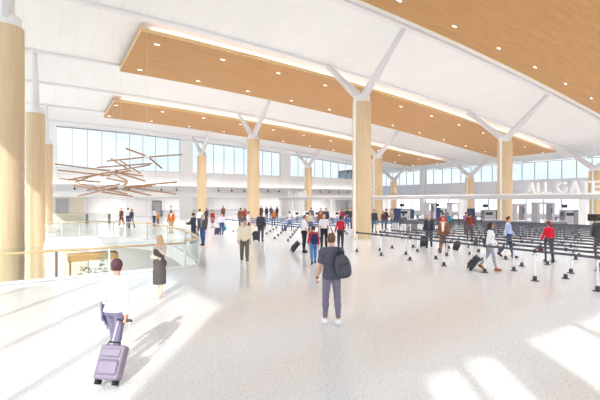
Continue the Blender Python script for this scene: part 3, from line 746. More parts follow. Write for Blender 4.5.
def build_pose(female=False, aL=(4, 8, 12, 0), aR=(4, 8, 12, 0), lL=(2, 3), lR=(-2, 3), lean=0, head=0, nod=0, child=False, splay=4, grip=(.5, .5)):
    """arms: (swing forward, spread, elbow bend, inward turn), legs: (hip swing, knee bend); degrees; +y is the facing side, +x the person's right"""
    P = {}; sw = .148 if female else .172; hw = .085 if female else .088
    lv = R(lean); up = V(0, math.sin(lv), math.cos(lv)); fw = V(0, math.cos(lv), -math.sin(lv)); ex = V(1, 0, 0)
    hip = V(0, 0, .94)
    T = lambda x, y, z: hip + ex*x + fw*y + up*(z-.94)
    torso = [ell(T(0, .005, 1.27), (.15 if not female else .128, .105, .18), .05), ell(T(0, .0, 1.40), (.145 if not female else .122, .085, .08), .04), ell(T(0, .01, 1.10), (.132 if not female else .112, .10, .15), .05),
             ell(T(0, -.005, .97), (.155 if not female else .162, .115, .115), .05), ell(T(.07, -.055, .93), (.085, .08, .09), .04), ell(T(-.07, -.055, .93), (.085, .08, .09), .04)]
    if female: torso += [ell(T(s*.062, .085, 1.28), (.058, .05, .058), .04) for s in (-1, 1)]
    torso += [cap(T(-sw+.025, -.008, 1.408), T(sw-.025, -.008, 1.408), .048, .048, .04)]
    torso += [cap(T(0, -.015, 1.40), T(s*.10, -.012, 1.412), .062, .044, .04) for s in (-1, 1)]
    neck = [cap(T(0, -.012, 1.43), T(0, .012, 1.55), .055 if not female else .046, .05 if not female else .043, .03)]
    hc = T(0, .022, 1.635); ya = R(head); na = R(nod)
    hx = V(math.cos(ya), math.sin(-ya), 0); hy = V(math.sin(ya), math.cos(ya), 0); hz = V(0, 0, 1)
    hy, hz = hy*math.cos(na)-hz*math.sin(na), hz*math.cos(na)+hy*math.sin(na)
    HM = np.array([hx, hy, hz]).T
    H = lambda x, y, z: hc+hx*x+hy*y+hz*z
    E = lambda c, r, k=.015: ell(c, r, k, HM.tolist())
    headp = [E(H(0, -.008, .028), (.075, .094, .09), .02), E(H(0, .022, -.03), (.062, .072, .088), .03), E(H(0, .058, -.082), (.034, .03, .026), .03),
             cap(H(0, .09, .012), H(0, .108, -.022), .009, .014, .012), E(H(0, .088, .036), (.05, .014, .012), .015), E(H(0, .088, -.055), (.026, .012, .014), .012),
             E(H(.03, .085, -.02), (.022, .016, .018), .02), E(H(-.03, .085, -.02), (.022, .016, .018), .02),
             E(H(.077, -.01, -.005), (.012, .022, .034), .012), E(H(-.077, -.01, -.005), (.012, .022, .034), .012)]
    P.update(T=T, H=H, hc=hc, hx=hx, hy=hy, hz=hz, torso=torso, neck=neck, head=headp)
    for side, s, (swg, spr, bend, turn), g in (('L', -1, aL, grip[0]), ('R', 1, aR, grip[1])):
        sh = T(s*sw, -.005, 1.395)
        a, b = R(swg), R(spr)
        ud = unit(V(s*math.sin(b), math.sin(a)*math.cos(b), -math.cos(a)*math.cos(b)))
        t = R(turn); f = V(-s*math.sin(t), math.cos(t), 0) if abs(swg) < 70 else V(-s*math.sin(t), 0, math.cos(t))
        f = unit(f-ud*(f@ud)); e = R(bend)
        fd = unit(ud*math.cos(e)+f*math.sin(e))
        el = sh+ud*.285; wr = el+fd*.25
        P['upper'+side] = [cap(sh, el, .052 if not female else .043, .042 if not female else .036, .03), ell(sh+V(0, 0, -.015), (.054, .056, .062) if not female else (.044, .046, .054), .03)]
        P['fore'+side] = [cap(el, el+fd*.10, .041 if not female else .035, .042 if not female else .035, .03), cap(el+fd*.10, wr, .041 if not female else .034, .027 if not female else .023, .03)]
        P['wr'+side] = wr; P['fd'+side] = fd; P['el'+side] = el
        side_ax = unit(np.cross(fd, V(s, 0, 0.001)) if abs(fd[0]) < .8 else np.cross(fd, V(0, 0, 1))); 
        if side_ax[1] < 0 and abs(fd[0]) < .8: side_ax = -side_ax      # thumb side looks forward
        pn = unit(np.cross(fd, side_ax)); 
        if pn[0]*s > 0: pn = -pn                                        # palm faces the body
        hand = []
        for q, fx in enumerate((.030, .010, -.010, -.029)):
            k0 = wr+side_ax*fx*.6+fd*.01; k1 = wr+side_ax*fx+fd*.088
            hand.append(cap(k0, k1, .0145, .0125, .012))
            ln = (.070, .078, .072, .056)[q]; c1 = R(22+60*g); c2 = R(30+85*g)
            d1 = unit(fd*math.cos(c1)+pn*math.sin(c1)+side_ax*fx*2.2); d2 = unit(fd*math.cos(c1+c2)+pn*math.sin(c1+c2)+side_ax*fx*1.2)
            m1 = k1+d1*ln*.52; hand += [cap(k1, m1, .0100, .0092, .006), cap(m1, m1+d2*ln*.5, .0092, .0078, .005)]
        t0 = wr+side_ax*.022+fd*.022; t1 = t0+unit(side_ax*.7+fd*.75+pn*.25)*.045; hand += [cap(t0, t1, .0135, .0115, .012), cap(t1, t1+unit(fd*.9+side_ax*.15+pn*.45)*.034, .0108, .009, .006)]
        P['hand'+side] = hand; P['grip'+side] = wr+fd*.085+pn*.03
    for side, s, (hs, kb) in (('L', -1, lL), ('R', 1, lR)):
        h = T(s*hw, 0, .94) if abs(lean) < 1 else V(s*hw, 0, .92); a = R(hs); sp = R(splay*.35)
        td = V(s*math.sin(sp), math.sin(a), -math.cos(a)); kn = h+unit(td)*.43
        b = R(hs-kb); sd = V(s*math.sin(sp)*.3, math.sin(b), -math.cos(b)); an = kn+unit(sd)*.43
        P['thigh'+side] = [cap(h+V(0, 0, -.01), kn, .088 if not female else .087, .054 if not female else .05, .04)]
        P['shank'+side] = [cap(kn, kn+unit(sd)*.14+V(0, -.012, 0), .053 if not female else .048, .054 if not female else .048, .03), cap(kn+unit(sd)*.14+V(0, -.012, 0), an, .052 if not female else .046, .034 if not female else .03, .03)]
        P['an'+side] = an; P['sd'+side] = unit(sd); P['kn'+side] = kn
        ft = R(max(-35, min(25, -(hs-kb)*-.6))) if True else 0
        pitch = R(max(-40, min(18, (hs-kb)*.9)))                        # a trailing foot lifts its heel
        yawf = R(splay)*s; fdv = V(math.sin(yawf)*math.cos(pitch), math.cos(yawf)*math.cos(pitch), math.sin(pitch)); dn = V(0, math.sin(pitch), -math.cos(pitch))
        P['foot'+side] = [cap(an+dn*.045-fdv*.035, an+dn*.05+fdv*.07, .036, .036, .03), cap(an+dn*.05+fdv*.06, an+dn*.058+fdv*.14, .037, .028, .02), cap(an, an+dn*.03, .037, .04, .03)]
    zs = []
    for side in 'LR':
        for p in P['foot'+side]: zs.append(min(p[1][2]-p[3], p[2][2]-p[4]))
    P['ground'] = min(zs)-.012
    return P
def shear_clip(d, G, p, n, off=0.0):
    """keep the side of the plane where (x-p).n <= off"""
    return np.maximum(d, (G.X()-np.float32(p[0]))*np.float32(n[0])+(G.Y()-np.float32(p[1]))*np.float32(n[1])+(G.Z()-np.float32(p[2]))*np.float32(n[2])-np.float32(off))
def smin(a, b, k):
    h = np.maximum(k-np.abs(a-b), 0)/k; return np.minimum(a, b)-h*h*k*.25
def make_template(pose, top='long', bottom='trousers', jacket=False, hair='short', vox=.011, hem=.90, shirt_fit=.014, trouser_fit=.016, bald=False):
    P = build_pose(**pose); T, H = P['T'], P['H']; fem = pose.get('female', False)
    every = P['torso']+P['neck']+P['head']
    for s in 'LR': every = every+P['upper'+s]+P['fore'+s]+P['hand'+s]+P['thigh'+s]+P['shank'+s]+P['foot'+s]
    lo = np.full(3, 9.); hi = np.full(3, -9.)
    for p in every:
        for c, r in (((p[1], p[3]), (p[2], p[4])) if p[0] == 'c' else ((p[1], max(p[2])),)):
            lo = np.minimum(lo, np.array(c)-r); hi = np.maximum(hi, np.array(c)+r)
    lo -= .07; hi += .07
    if bottom in ('dress', 'skirt'): lo[:2] = np.minimum(lo[:2], -.32); hi[:2] = np.maximum(hi[:2], .32)
    G = Grid(lo, hi, vox); out = {'P': P}
    d = G.many(every); me = G.mesh(d, 'body')
    # face colouring: eyes, brows and lips are the same skin mesh with another colour slot
    n = len(me.polygons); cen = np.empty(n*3, np.float32); me.polygons.foreach_get('center', cen); cen = cen.reshape(-1, 3)
    mi = np.zeros(n, np.int32)
    for s in (-1, 1):
        q = H(s*.031, .086, .014); mi[np.abs((cen-q) @ P['hx']) / .016 + np.abs((cen-q) @ P['hz'])/.009 + np.abs((cen-q) @ P['hy'])/.04 < 1.2] = 1
        q = H(s*.031, .09, .042); mi[(np.abs((cen-q) @ P['hx']) < .017) & (np.abs((cen-q) @ P['hz']) < .0042) & (np.abs((cen-q) @ P['hy']) < .03)] = 1
    q = H(0, .095, -.056); mi[(np.abs((cen-q) @ P['hx']) < .022) & (np.abs((cen-q) @ P['hz']) < .008) & (np.abs((cen-q) @ P['hy']) < .03)] = 2
    me.polygons.foreach_set('material_index', mi); out['body'] = (me, 3)
    # hair
    hp = P['head'][:2]
    dh = G.many(hp, .014 if hair != 'crop' else .008)
    nrm = unit(P['hy']*.86-P['hz']*.52)
    dh = shear_clip(dh, G, H(0, .048, .05), nrm)
    dh = shear_clip(dh, G, H(0, 0, -.065 if hair in ('short', 'crop') else -.2), -P['hz'])
    if hair == 'long':
        d2 = G.many([cap(H(0, -.055, -.01), H(0, -.075, -.17), .085, .07, .04), cap(H(.065, -.03, 0), H(.075, .0, -.19), .03, .028, .03), cap(H(-.065, -.03, 0), H(-.075, .0, -.19), .03, .028, .03)])
        dh = smin(dh, d2, .03)
    if hair == 'bun':
        dh = smin(dh, G.many([ell(H(0, -.115, .03), (.045, .045, .045))]), .02)
    if hair == 'tail':
        dh = smin(dh, G.many([cap(H(0, -.10, .03), H(0, -.125, -.14), .03, .022)]), .02)
    if not bald: out['hair'] = (G.mesh(dh, 'hair'), 1)
    # top garment
    def sleeves(off, frac, cuff):
        ds = []
        for s in 'LR':
            a = G.many(P['upper'+s]+(P['fore'+s] if frac > 1 else []), off)
            if frac > 1: a = shear_clip(a, G, P['wr'+s]-P['fd'+s]*.02, P['fd'+s])
            else:
                ud = unit(P['el'+s]-np.array(P['upper'+s][0][1])); a = shear_clip(a, G, np.array(P['upper'+s][0][1])+ud*.285*frac, ud)
            ds.append(a)
        return ds
    if top:
        tor = G.many(P['torso'], shirt_fit); tor = smin(tor, G.many(P['neck'], .012), .03)
        tor = shear_clip(tor, G, T(0, 0, 1.482), T(0, .35, 2.0)-T(0, 0, 1.0)); tor = shear_clip(tor, G, T(0, 0, 1.1 if bottom == 'dress' else hem), -V(0, 0, 1))
        if top != 'vest':
            for a in sleeves(shirt_fit-.002, 2 if top == 'long' else .78, 0): tor = smin(tor, a, .03)
        out['shirt'] = (G.mesh(tor, 'shirt'), 1)
    if jacket:
        tor = G.many(P['torso'], shirt_fit+.014)
        hx = .80 if jacket == 'short' else .55 if jacket == 'coat' else .84
        if jacket == 'coat': tor = smin(tor, G.many([cap(T(0, -.01, .95), (0, -.01, .5), .17, .20)]), .05)
        tor = smin(tor, G.many(P['neck'], .02), .03)
        tor = shear_clip(tor, G, T(0, 0, 1.475), T(0, .35, 2.0)-T(0, 0, 1.0)); tor = shear_clip(tor, G, (0, 0, hx), -V(0, 0, 1))
        for a in sleeves(shirt_fit+.010, 2, 0): tor = smin(tor, a, .03)
        # open front: a V that narrows to the button
        w = np.clip((G.Z()-np.float32(1.08))*np.float32(.20), -.02, .075)
        if jacket == 'open' or jacket == 'coat': w = np.clip((G.Z()-np.float32(.4))*np.float32(.075), .035, .07)
        cut = np.maximum(np.abs(G.X())-w, -(G.Y()-np.float32(.03))); tor = np.maximum(tor, -cut)
        out['jacket'] = (G.mesh(tor, 'jacket'), 1)
    # bottom garment
    if bottom == 'trousers' or bottom == 'jeans' or bottom == 'slim':
        f = trouser_fit if bottom != 'slim' else .009
        leg = G.many(P['torso'][2:6], f); leg = shear_clip(leg, G, T(0, 0, 1.03), V(0, 0, 1)); leg = shear_clip(leg, G, T(0, 0, .80), V(0, 0, -1))
        for s in 'LR':
            a = G.many(P['thigh'+s]+P['shank'+s], f); a = shear_clip(a, G, P['an'+s]-P['sd'+s]*(.0 if bottom != 'slim' else .045), P['sd'+s])
            leg = smin(leg, a, .035)
        leg = shear_clip(leg, G, T(0, 0, 1.03), V(0, 0, 1)); out['trousers'] = (G.mesh(leg, 'trousers'), 1)
    elif bottom in ('skirt', 'dress'):
        zb = .36 if bottom == 'dress' else .48
        leg = G.many(P['torso'][2:6], .016); leg = smin(leg, G.many([cap(T(0, -.005, .96), (0, 0, .70), .160, .178), cap((0, 0, .70), (0, .0, zb-.1), .178, .180)]), .04)
        leg = shear_clip(leg, G, T(0, 0, 1.05), V(0, 0, 1)); leg = shear_clip(leg, G, (0, 0, zb), V(0, 0, -1))
        leg = leg + (.006*np.sin(14*np.arctan2(G.Y(), G.X()+1e-6))*np.clip((1.0-G.Z())*1.5, 0, 1)).astype(np.float32)
        if bottom == 'dress':
            b2 = G.many(P['torso'], .026); b2 = shear_clip(b2, G, T(0, 0, 1.40), V(0, .3, 1.)); leg = smin(leg, b2, .03)
        out['skirt' if bottom == 'skirt' else 'dress'] = (G.mesh(leg, 'dress'), 1)
    for s in 'LR':
        a = G.many(P['foot'+s], .011); a = shear_clip(a, G, P['an'+s]+V(0, 0, .02), V(0, 0, 1)); out['shoe'+s] = (G.mesh(a, 'shoe'), 1)
    gz = P['ground']
    for k_, v_ in out.items():
        if k_ == 'P': continue
        me = v_[0]
        if me is None: continue
        me.transform(Matrix.Translation((0, 0, -gz)))
        for _ in range(v_[1]): me.materials.append(None)
    return out
MC = {}
def cloth(hexc, kind='fabric'):
    k = kind+hexc
    if k not in MC: MC[k] = mat('%s_%s' % (kind, hexc), '#'+hexc, {'fabric': .8, 'skin': .5, 'hair': .55, 'leather': .45}[kind], vary={'fabric': .10, 'skin': .03, 'hair': .2, 'leather': .06}[kind], scale=14, spec=.3)
    return MC[k]
M_eye = mat('eye_dark', '#3a2a24', .4)
TPL = {}
def place(tname, X, Z, height, face, label, skin='d9a98a', hairc='3a2c24', top='eeeeee', jacket=None, bottom='33364a', shoe='2a2526', lip=None, name='person'):
    tp = TPL[tname]; u, v = uv(X, Z)
    t = thing('person', label, 'person', (u, v, 0), -TH-R(face)); sc = height/1.765
    t.scale = (sc, sc, sc)
    cm = {'body': [cloth(skin, 'skin'), M_eye, cloth(lip or 'b06a5e', 'skin')], 'hair': [cloth(hairc, 'hair')], 'shirt': [cloth(top)], 'jacket': [cloth(jacket or '333333')],
          'trousers': [cloth(bottom)], 'skirt': [cloth(bottom)], 'dress': [cloth(bottom)], 'shoeL': [cloth(shoe, 'leather')], 'shoeR': [cloth(shoe, 'leather')]}
    for k, val in tp.items():
        if k == 'P' or val[0] is None: continue
        o = bpy.data.objects.new({'shoeL': 'shoe', 'shoeR': 'shoe'}.get(k, k), val[0]); C.objects.link(o); o.parent = t
        for i, mm in enumerate(cm[k]):
            o.material_slots[i].link = 'OBJECT'; o.material_slots[i].material = mm
    return t
def person(tname, px, fy, hy, face, label, h=None, zz=None, lane=False, **kw):
    """px column of the body; fy: where the feet meet the floor (None: from the head top hy with height h)"""
    if fy is None: Z = (EYE-h)*FPX/(hy-HOR)
    else:
        Z = EYE*FPX/(fy-HOR)
        if h is None: h = max(1.5, min(1.9, (fy-hy)*Z/FPX))
    if lane:                                                             # stand in the middle of a queue lane
        t = (px-300)/FPX*C_+S_; kq = round((Z*t-12.75)/1.2-.5); Z2 = (12.75+1.2*(kq+.5))/t; h = EYE-(EYE-h)*Z2/Z if fy is None else h*Z2/Z; Z = Z2
    if zz: h = EYE-(hy-HOR)*zz/FPX; Z = zz
    return place(tname, (px-300)/FPX*Z, Z, h, face, label, **kw)
def local_to_world(o, p): return o.matrix_basis @ Vector(p)
# ------------------------------------------------------------------ body templates
hv = .0078
TPL['puller'] = make_template(dict(aL=(2, 12, 40, 10), aR=(-20, 13, 6, 0), lL=(13, 6), lR=(-13, 16), head=-18, grip=(.6, 1.0)), hair='short', vox=hv, hem=.93, bottom='slim')
TPL['leaner'] = make_template(dict(female=True, aL=(62, 22, 138, 30), aR=(16, 4, 88, 60), lL=(9, 4), lR=(-8, 12), head=8, nod=8, splay=2, grip=(.5, .4)), bottom='dress', hair='long', vox=hv)
TPL['packer'] = make_template(dict(aL=(3, 12, 14, 10), aR=(24, 10, 105, 12), lL=(3, 2), lR=(-2, 4), head=6, splay=9, grip=(.5, .8)), top='short', bottom='slim', hair='crop', vox=hv, hem=.88, shirt_fit=.024)
TPL['stroller'] = make_template(dict(aL=(-12, 9, 14, 5), aR=(12, 9, 18, 5), lL=(9, 6), lR=(-8, 14), splay=6, grip=(.5, .5)), hair='short', vox=hv, hem=.89, shirt_fit=.036, trouser_fit=.022)
mv = .0105
TPL['stand'] = make_template(dict(splay=8), vox=mv)
TPL['stand_jacket'] = make_template(dict(aL=(6, 10, 22, 20), aR=(2, 10, 16, 10), splay=8), jacket='suit', vox=mv)
TPL['open_jacket'] = make_template(dict(aL=(-4, 10, 20, 5), aR=(6, 10, 28, 10), lL=(6, 5), lR=(-5, 8), splay=8), jacket='open', vox=mv)
TPL['phone'] = make_template(dict(aL=(24, 6, 62, 12), aR=(30, 6, 70, 14), splay=8, nod=12), jacket='suit', vox=mv)
TPL['walk'] = make_template(dict(aL=(16, 8, 18, 5), aR=(-16, 8, 14, 5), lL=(-16, 18), lR=(17, 6), splay=5), vox=mv)
TPL['walk_jacket'] = make_template(dict(aL=(14, 9, 16, 5), aR=(-16, 9, 8, 0), lL=(-16, 20), lR=(17, 6), splay=5, grip=(.5, 1)), jacket='open', vox=mv)
TPL['coat'] = make_template(dict(aL=(10, 10, 18, 5), aR=(-10, 9, 20, 5), lL=(-10, 14), lR=(12, 6), splay=5), jacket='coat', vox=mv)
TPL['officer'] = make_template(dict(aL=(2, 11, 18, 8), aR=(4, 12, 30, 12), splay=9), top='short', hair='crop', vox=mv, hem=.95)
TPL['woman'] = make_template(dict(female=True, aL=(4, 8, 16, 10), aR=(8, 12, 40, 18), splay=5), hair='long', bottom='slim', vox=mv)
TPL['woman_walk'] = make_template(dict(female=True, aL=(14, 7, 22, 10), aR=(-14, 12, 8, 0), lL=(-15, 18), lR=(16, 6), splay=4, grip=(.5, 1)), hair='long', bottom='slim', vox=mv)
TPL['woman_tail'] = make_template(dict(female=True, aL=(0, 16, 16, 0), aR=(12, 9, 45, 25), lL=(4, 3), lR=(-4, 8), splay=6), hair='tail', bottom='trousers', vox=mv)
TPL['woman_skirt'] = make_template(dict(female=True, aL=(4, 8, 16, 10), aR=(8, 10, 60, 30), lL=(6, 5), lR=(-5, 8), splay=5), hair='bun', bottom='skirt', vox=mv)
TPL['talk'] = make_template(dict(aL=(18, 10, 80, 40), aR=(14, 8, 60, 20), splay=8, head=10), vox=mv)

# ------------------------------------------------------------------ the people
man1 = person('puller', 116, 368, 259, 12, 'man in white shirt and mauve trousers walking away with a mauve suitcase at bottom left', top='f3f0f2', bottom='857a92', shoe='4a3f48', hairc='5a3a3c', skin='d8a287')
lady = person('leaner', 159.5, 297, 236, 188, 'blonde woman in a dark dress standing by the atrium railing', top='d9c3b8', bottom='5b5350', shoe='e0c4ac', hairc='d9b27e', skin='e6c0a4', lip='b85a50')
pack = person('packer', 331.5, 325, 234, -8, 'young man in grey tee shirt seen from behind with a dark backpack', top='565361', bottom='7c7384', shoe='ece9ea', hairc='6b4c3a', skin='d9a78c')
stro = person('stroller', 244.5, 264, 219.5, 172, 'man in cream sweater and olive trousers walking towards the viewer', top='e8d8bf', bottom='6d6756', shoe='d3cab8', hairc='4a342a', skin='cf9a78')
P_ = person
phn = P_('phone', 193.5, 243, 213.5, -75, 'man in dark navy suit holding a phone out at the corner of the curved railing', h=1.74, jacket='3d3f55', top='dcdce6', bottom='3d3f55', hairc='2b2422')
grey = P_('open_jacket', 202.7, 245.5, 215, 205, 'grey haired man in dark grey jacket and blue jeans beside the curved railing', jacket='55565a', top='8b8a7c', bottom='3f5f8e', hairc='b9a48c', shoe='333236')
P_('stand', 199.7, None, 209.2, 10, 'man in white shirt seen from behind, half hidden by the grey haired man', h=1.76, top='ece8ee', bottom='3b4058', hairc='3a302c')
P_('woman', 206.5, None, 208.2, 200, 'woman in dark grey clothes standing before the slim distant column', h=1.7, top='4c4b55', bottom='3c3c46', hairc='2f2a2a')
P_('woman_skirt', 212.5, 228, 210.5, 150, 'woman in red top and mauve skirt near the slim distant column', top='a32b39', bottom='8d5a70', hairc='3a2622')
navy = P_('walk', 221.8, 235, 213, 165, 'man in white shirt and blue trousers carrying a teal bag', top='e8e5ee', bottom='3d4f82', hairc='4a3a34')
P_('stand', 223.2, None, 206, 190, 'man in brown jacket far behind the man with the teal bag', h=1.78, top='7a4a38', bottom='4c4044', hairc='2b2220', skin='8a5a40')
P_('stand_jacket', 171.3, None, 209.9, 178, 'man in an orange jacket standing beyond the curved railing', h=1.76, jacket='c8702f', top='efe6dd', bottom='c9a27a', hairc='2d2320', skin='9a6a4a')
P_('stand', 171, None, 205.6, 0, 'man in white shirt far behind the man in the orange jacket', h=1.78, top='efedef', bottom='4a4a58', hairc='2a2426')
P_('stand', 154.3, None, 208.5, 30, 'person in white and navy with a blue cap beside the child in orange', h=1.68, top='dad6e0', bottom='3a4063', hairc='4a5f95')
P_('woman', 158, None, 212.6, 190, 'child in an orange top with light brown hair beyond the railing', h=1.3, top='c98a4a', bottom='6a4a4a', hairc='c08a58')
P_('coat', 121.4, 225, 209.3, 195, 'woman in long brown jacket over red far across the atrium', jacket='5e4836', top='a03a34', bottom='a8453e', hairc='7a3a22', h=1.68)
P_('stand', 128, None, 207.8, 10, 'man in white shirt across the atrium, left of the woman with white sleeves', h=1.78, top='e6e2ea', bottom='45466a', hairc='6a4a42')
P_('woman_walk', 131.6, None, 208.9, 185, 'woman in dark dress top and white sleeves across the atrium', h=1.7, top='4b4657', bottom='5b5a72', hairc='33292a')
P_('open_jacket', 240.6, None, 208, 10, 'man in long brown jacket seen from behind, left of the red dressed woman', h=1.78, jacket='7d5138', top='7d5138', bottom='6a4a3a', hairc='4a2f24')
P_('woman', 244.6, None, 208.1, 200, 'woman in red behind the cream sweater man', h=1.68, top='a8323e', bottom='4f3040', hairc='31201f')
P_('walk', 248.3, 236, 212, 80, 'man in white shirt walking right past the cream sweater man', top='ebe7ee', bottom='474a68', hairc='5a463e', h=1.72)
dark = P_('stand_jacket', 260.8, 241.5, 212.5, 2, 'man in long dark suit seen from behind next to a black suitcase', jacket='46414f', top='e4e0e4', bottom='46424e', hairc='3a2b26', skin='9b6b52')
for px, hy, f, lab, cc in ((258.7, 206.3, 20, 'man in black jacket right beside the second wood column', ('38353c', '3a3840')), (261.3, 206, 190, 'man in brown shirt just right of the man in black jacket', ('6a4a42', '3f3c46')), (266.6, 206.3, 185, 'woman in black with dark hair, third right of the second wood column', ('36343c', '3a3a44')),
                           (271, 206, 170, 'tall man in dark blue jacket left of the orange topped woman', ('41465a', '38384a')), (277, 206.2, 200, 'man in charcoal coat right of the orange topped woman', ('3f3d44', '3c3b44'))):
    P_('woman' if 'woman' in lab else 'open_jacket', px, None, hy, f, lab, h=1.74, jacket=cc[0], top=cc[0], bottom=cc[1])
P_('woman', 273.6, None, 209.4, 180, 'woman in orange top among the people behind the blue belts', h=1.62, top='b5653a', bottom='5f4a52', hairc='3a2824')
P_('walk', 289.5, 231, 211, 75, 'man in pale lilac shirt and blue jeans at the end of the blue belts', top='d4cde0', bottom='40568a', hairc='30282a')
off1 = P_('officer', 304.3, 252.5, 217, 75, 'officer in white short sleeved shirt turned sideways with a black suitcase', top='e9e5ea', bottom='2e2c36', hairc='6a4c3c', h=1.78)
boy = P_('walk', 313.5, 264, 227, -5, 'youngster in red jacket and jeans with a navy backpack', top='d03a44', bottom='5a7fb0', hairc='4a2c26', shoe='3a3c50', h=1.5)
P_('officer', 324, 249, 218, 178, 'officer in white short sleeved shirt and black trousers facing the viewer', top='e9e5ea', bottom='2e2c36', hairc='8a6a58', h=1.78)
P_('woman_tail', 340.5, 249.5, 220, 8, 'woman in red shirt and dark trousers left of the large middle column', top='c3253c', bottom='44424c', hairc='4a2a28', h=1.68)
for px, hy, hh, f, tn, lab, a, b_, hc_ in (
    (310.5, 212, 1.62, 190, 'woman', 'woman in cream blouse at the white kiosks', 'd9c6a8', '6a4a40', '4a2c22'), (311.3, 207.5, 38.2, 10, 'stand', 'man in violet shirt behind the woman in cream blouse', '6a5a80', '44404c', '5a3a30'),
    (320.6, 210.5, 1.70, 170, 'open_jacket', 'man in rust brown jacket at the white kiosks', '96553f', '5a4a4a', '4a342c'), (321, 208, 36, 190, 'stand', 'person in dark grey behind the man in rust jacket', '5a5560', '44444c', '6a4c42'),
    (326.2, 208.2, 34.3, 185, 'stand', 'man in black shirt right of the rust jacketed man', '40404a', '3c3c48', '3c2e2a'), (342, 208.7, 36.5, 195, 'woman', 'woman in crimson top left of the two men by the middle column', 'b02a48', '4a4a60', '3a2420'),
    (347, 208, 36, 185, 'talk', 'man in black jacket and jeans left of the middle column', '3b3b42', '3f5a86', '3a2a26'), (351, 207.6, 34.5, 250, 'open_jacket', 'man in charcoal suit touching the left edge of the middle column', '46464e', '505058', '3a2c2a'),
    (374.2, 209.5, 1.76, 170, 'stand_jacket', 'man in dark green jacket just right of the middle column', '46484a', '3f4a66', '3a2c28'), (383.5, 211, 1.6, 190, 'woman', 'woman in burgundy behind the man with the black jacket', '6a3a4a', '44405a', '33262a'),
    (386.3, 209, 1.74, 70, 'talk', 'man in black jacket turned right by the far column', '33343e', '3a4058', '33292a'), (391.8, 209, 35.5, 250, 'open_jacket', 'man in tan jacket facing the man in black', 'a88a70', '6a6a74', '5a3e30'),
    (443, 212.6, 26, 10, 'stand', 'person in bright red shirt seen past the brown coated man', 'c82438', '3f3f4a', '4a2a2a'), (447.8, 212.4, 28.5, 20, 'stand', 'person in teal shirt right of the one in bright red', '3a7f92', '4a4a54', '8a5a4c'),
    (465.8, 212.2, 28.2, 60, 'talk', 'man in purple shirt in front of the white pillar', '94698f', '4a4656', '7a4438')):
    P_(tn, px, None, hy, f, lab, h=(hh if hh < 3 else 1.7), zz=(hh if hh > 3 else None), top=a, jacket=a, bottom=b_, hairc=hc_)
P_('stand', 403.5, None, 213.5, 10, 'person in grey coat with white hem among the dark belts', h=1.64, top='5d5a62', bottom='d8d4d8', hairc='4a4448')
cse = P_('walk_jacket', 429, 248, 218, 200, 'man in black suit pulling a dark case through the dark belts', jacket='3a3b44', top='55565e', bottom='36373f', hairc='9a7460', shoe='242428', h=1.74, lane=True)
P_('coat', 443.5, 252.5, 217.5, 215, 'man in brown coat over white shirt walking between the dark belts', jacket='8a5638', top='f0eced', bottom='96673f', hairc='33262a', skin='c08a68', shoe='3a3236', h=1.76, lane=True)
P_('talk', 470, 241, 218.2, 30, 'woman in rust red shirt among the dark belts', top='7f3a34', bottom='6a3a3c', hairc='33272a', h=1.72, lane=True)
wom = P_('woman_walk', 490.5, 272, 225.5, 120, 'woman in white jacket and grey jeans pulling a black suitcase', top='ece9ea', bottom='a6a6b0', hairc='33282a', shoe='b0603c', skin='b98262', h=1.68, lane=True)
P_('walk', 508.3, 259, 219.5, 125, 'man in light blue shirt and navy trousers walking between the belts', top='b7c4e2', bottom='3a4568', hairc='5a3c2c', shoe='2f2c34', h=1.76, lane=True)
redw = P_('woman_tail', 549, 260.5, 222.5, 8, 'woman in red blouse and dark trousers carrying a maroon bag', top='d21f34', bottom='4a464c', hairc='7a3c30', shoe='33282c', h=1.7, lane=True)
P_('stand_jacket', 599.5, 259.5, 223, 30, 'dark suited man cut off by the right edge', jacket='46464a', top='e0dcdc', bottom='3a3a40', h=1.8)

# ------------------------------------------------------------------ bags, cases and things carried
def gripw(o, tn, side='R'):
    q = TPL[tn]['P']; p = V(*q['grip'+side]); p[2] -= q['ground']; return o.matrix_basis @ Vector(p)
def floor_uv(px, py): return at(px, py)
c1 = suitcase(115, 388.5, .50, '8c7d8e', 'mauve suitcase on wheels trailing behind the man in the white shirt', lean=27, rz=0, handle=.34)
c29 = suitcase(472, 270, .56, '2f2f36', 'black suitcase pulled by the woman in the white jacket', lean=36, rz=112, handle=.34)
suitcase(291.5, 252, .56, '323038', 'black suitcase tilted beside the sideways officer', lean=38, rz=85, handle=.36)
suitcase(256.3, 241, .60, '38363e', 'upright black suitcase beside the long dark suit', rz=5, handle=.3)
suitcase(216.8, 235, .50, '3a3a58', 'small navy suitcase next to the white shirted man with the teal bag', rz=20, lean=8, handle=.3)
suitcase(238.2, 232.5, .55, '4a3f66', 'purple suitcase left of the cream sweater man', rz=60, lean=25, handle=.3)
suitcase(282, 231, .55, '5a5068', 'violet grey suitcase behind the man in the lilac shirt', rz=70, lean=25, handle=.3)
suitcase(423.5, 247.5, .55, '33343c', 'dark case behind the man in the black suit', rz=30, lean=20, handle=.35)
suitcase(475.5, 246, .50, '34343c', 'dark case at the feet of the woman in rust red', rz=80, lean=25, handle=.3)
suitcase(455, 250.5, .48, '2f3038', 'black case between the belts right of the brown coated man', rz=75, lean=25, handle=.3)
def attach(t, o, tn, side, h, handle, lean):
    bpy.context.view_layer.update(); M = t.rotation_euler.to_matrix(); d = h*.38
    hand = gripw(o, tn, side); g_ = M @ Vector((0, d/2-.03, h+handle)); t.location.x = hand.x-g_.x; t.location.y = hand.y-g_.y
c1.rotation_euler.x = R(-27); c1.rotation_euler.y = R(4); c1.location.z += .03; attach(c1, man1, 'puller', 'R', .50, .34, 0); attach(c29, wom, 'woman_walk', 'R', .56, .34, 36)
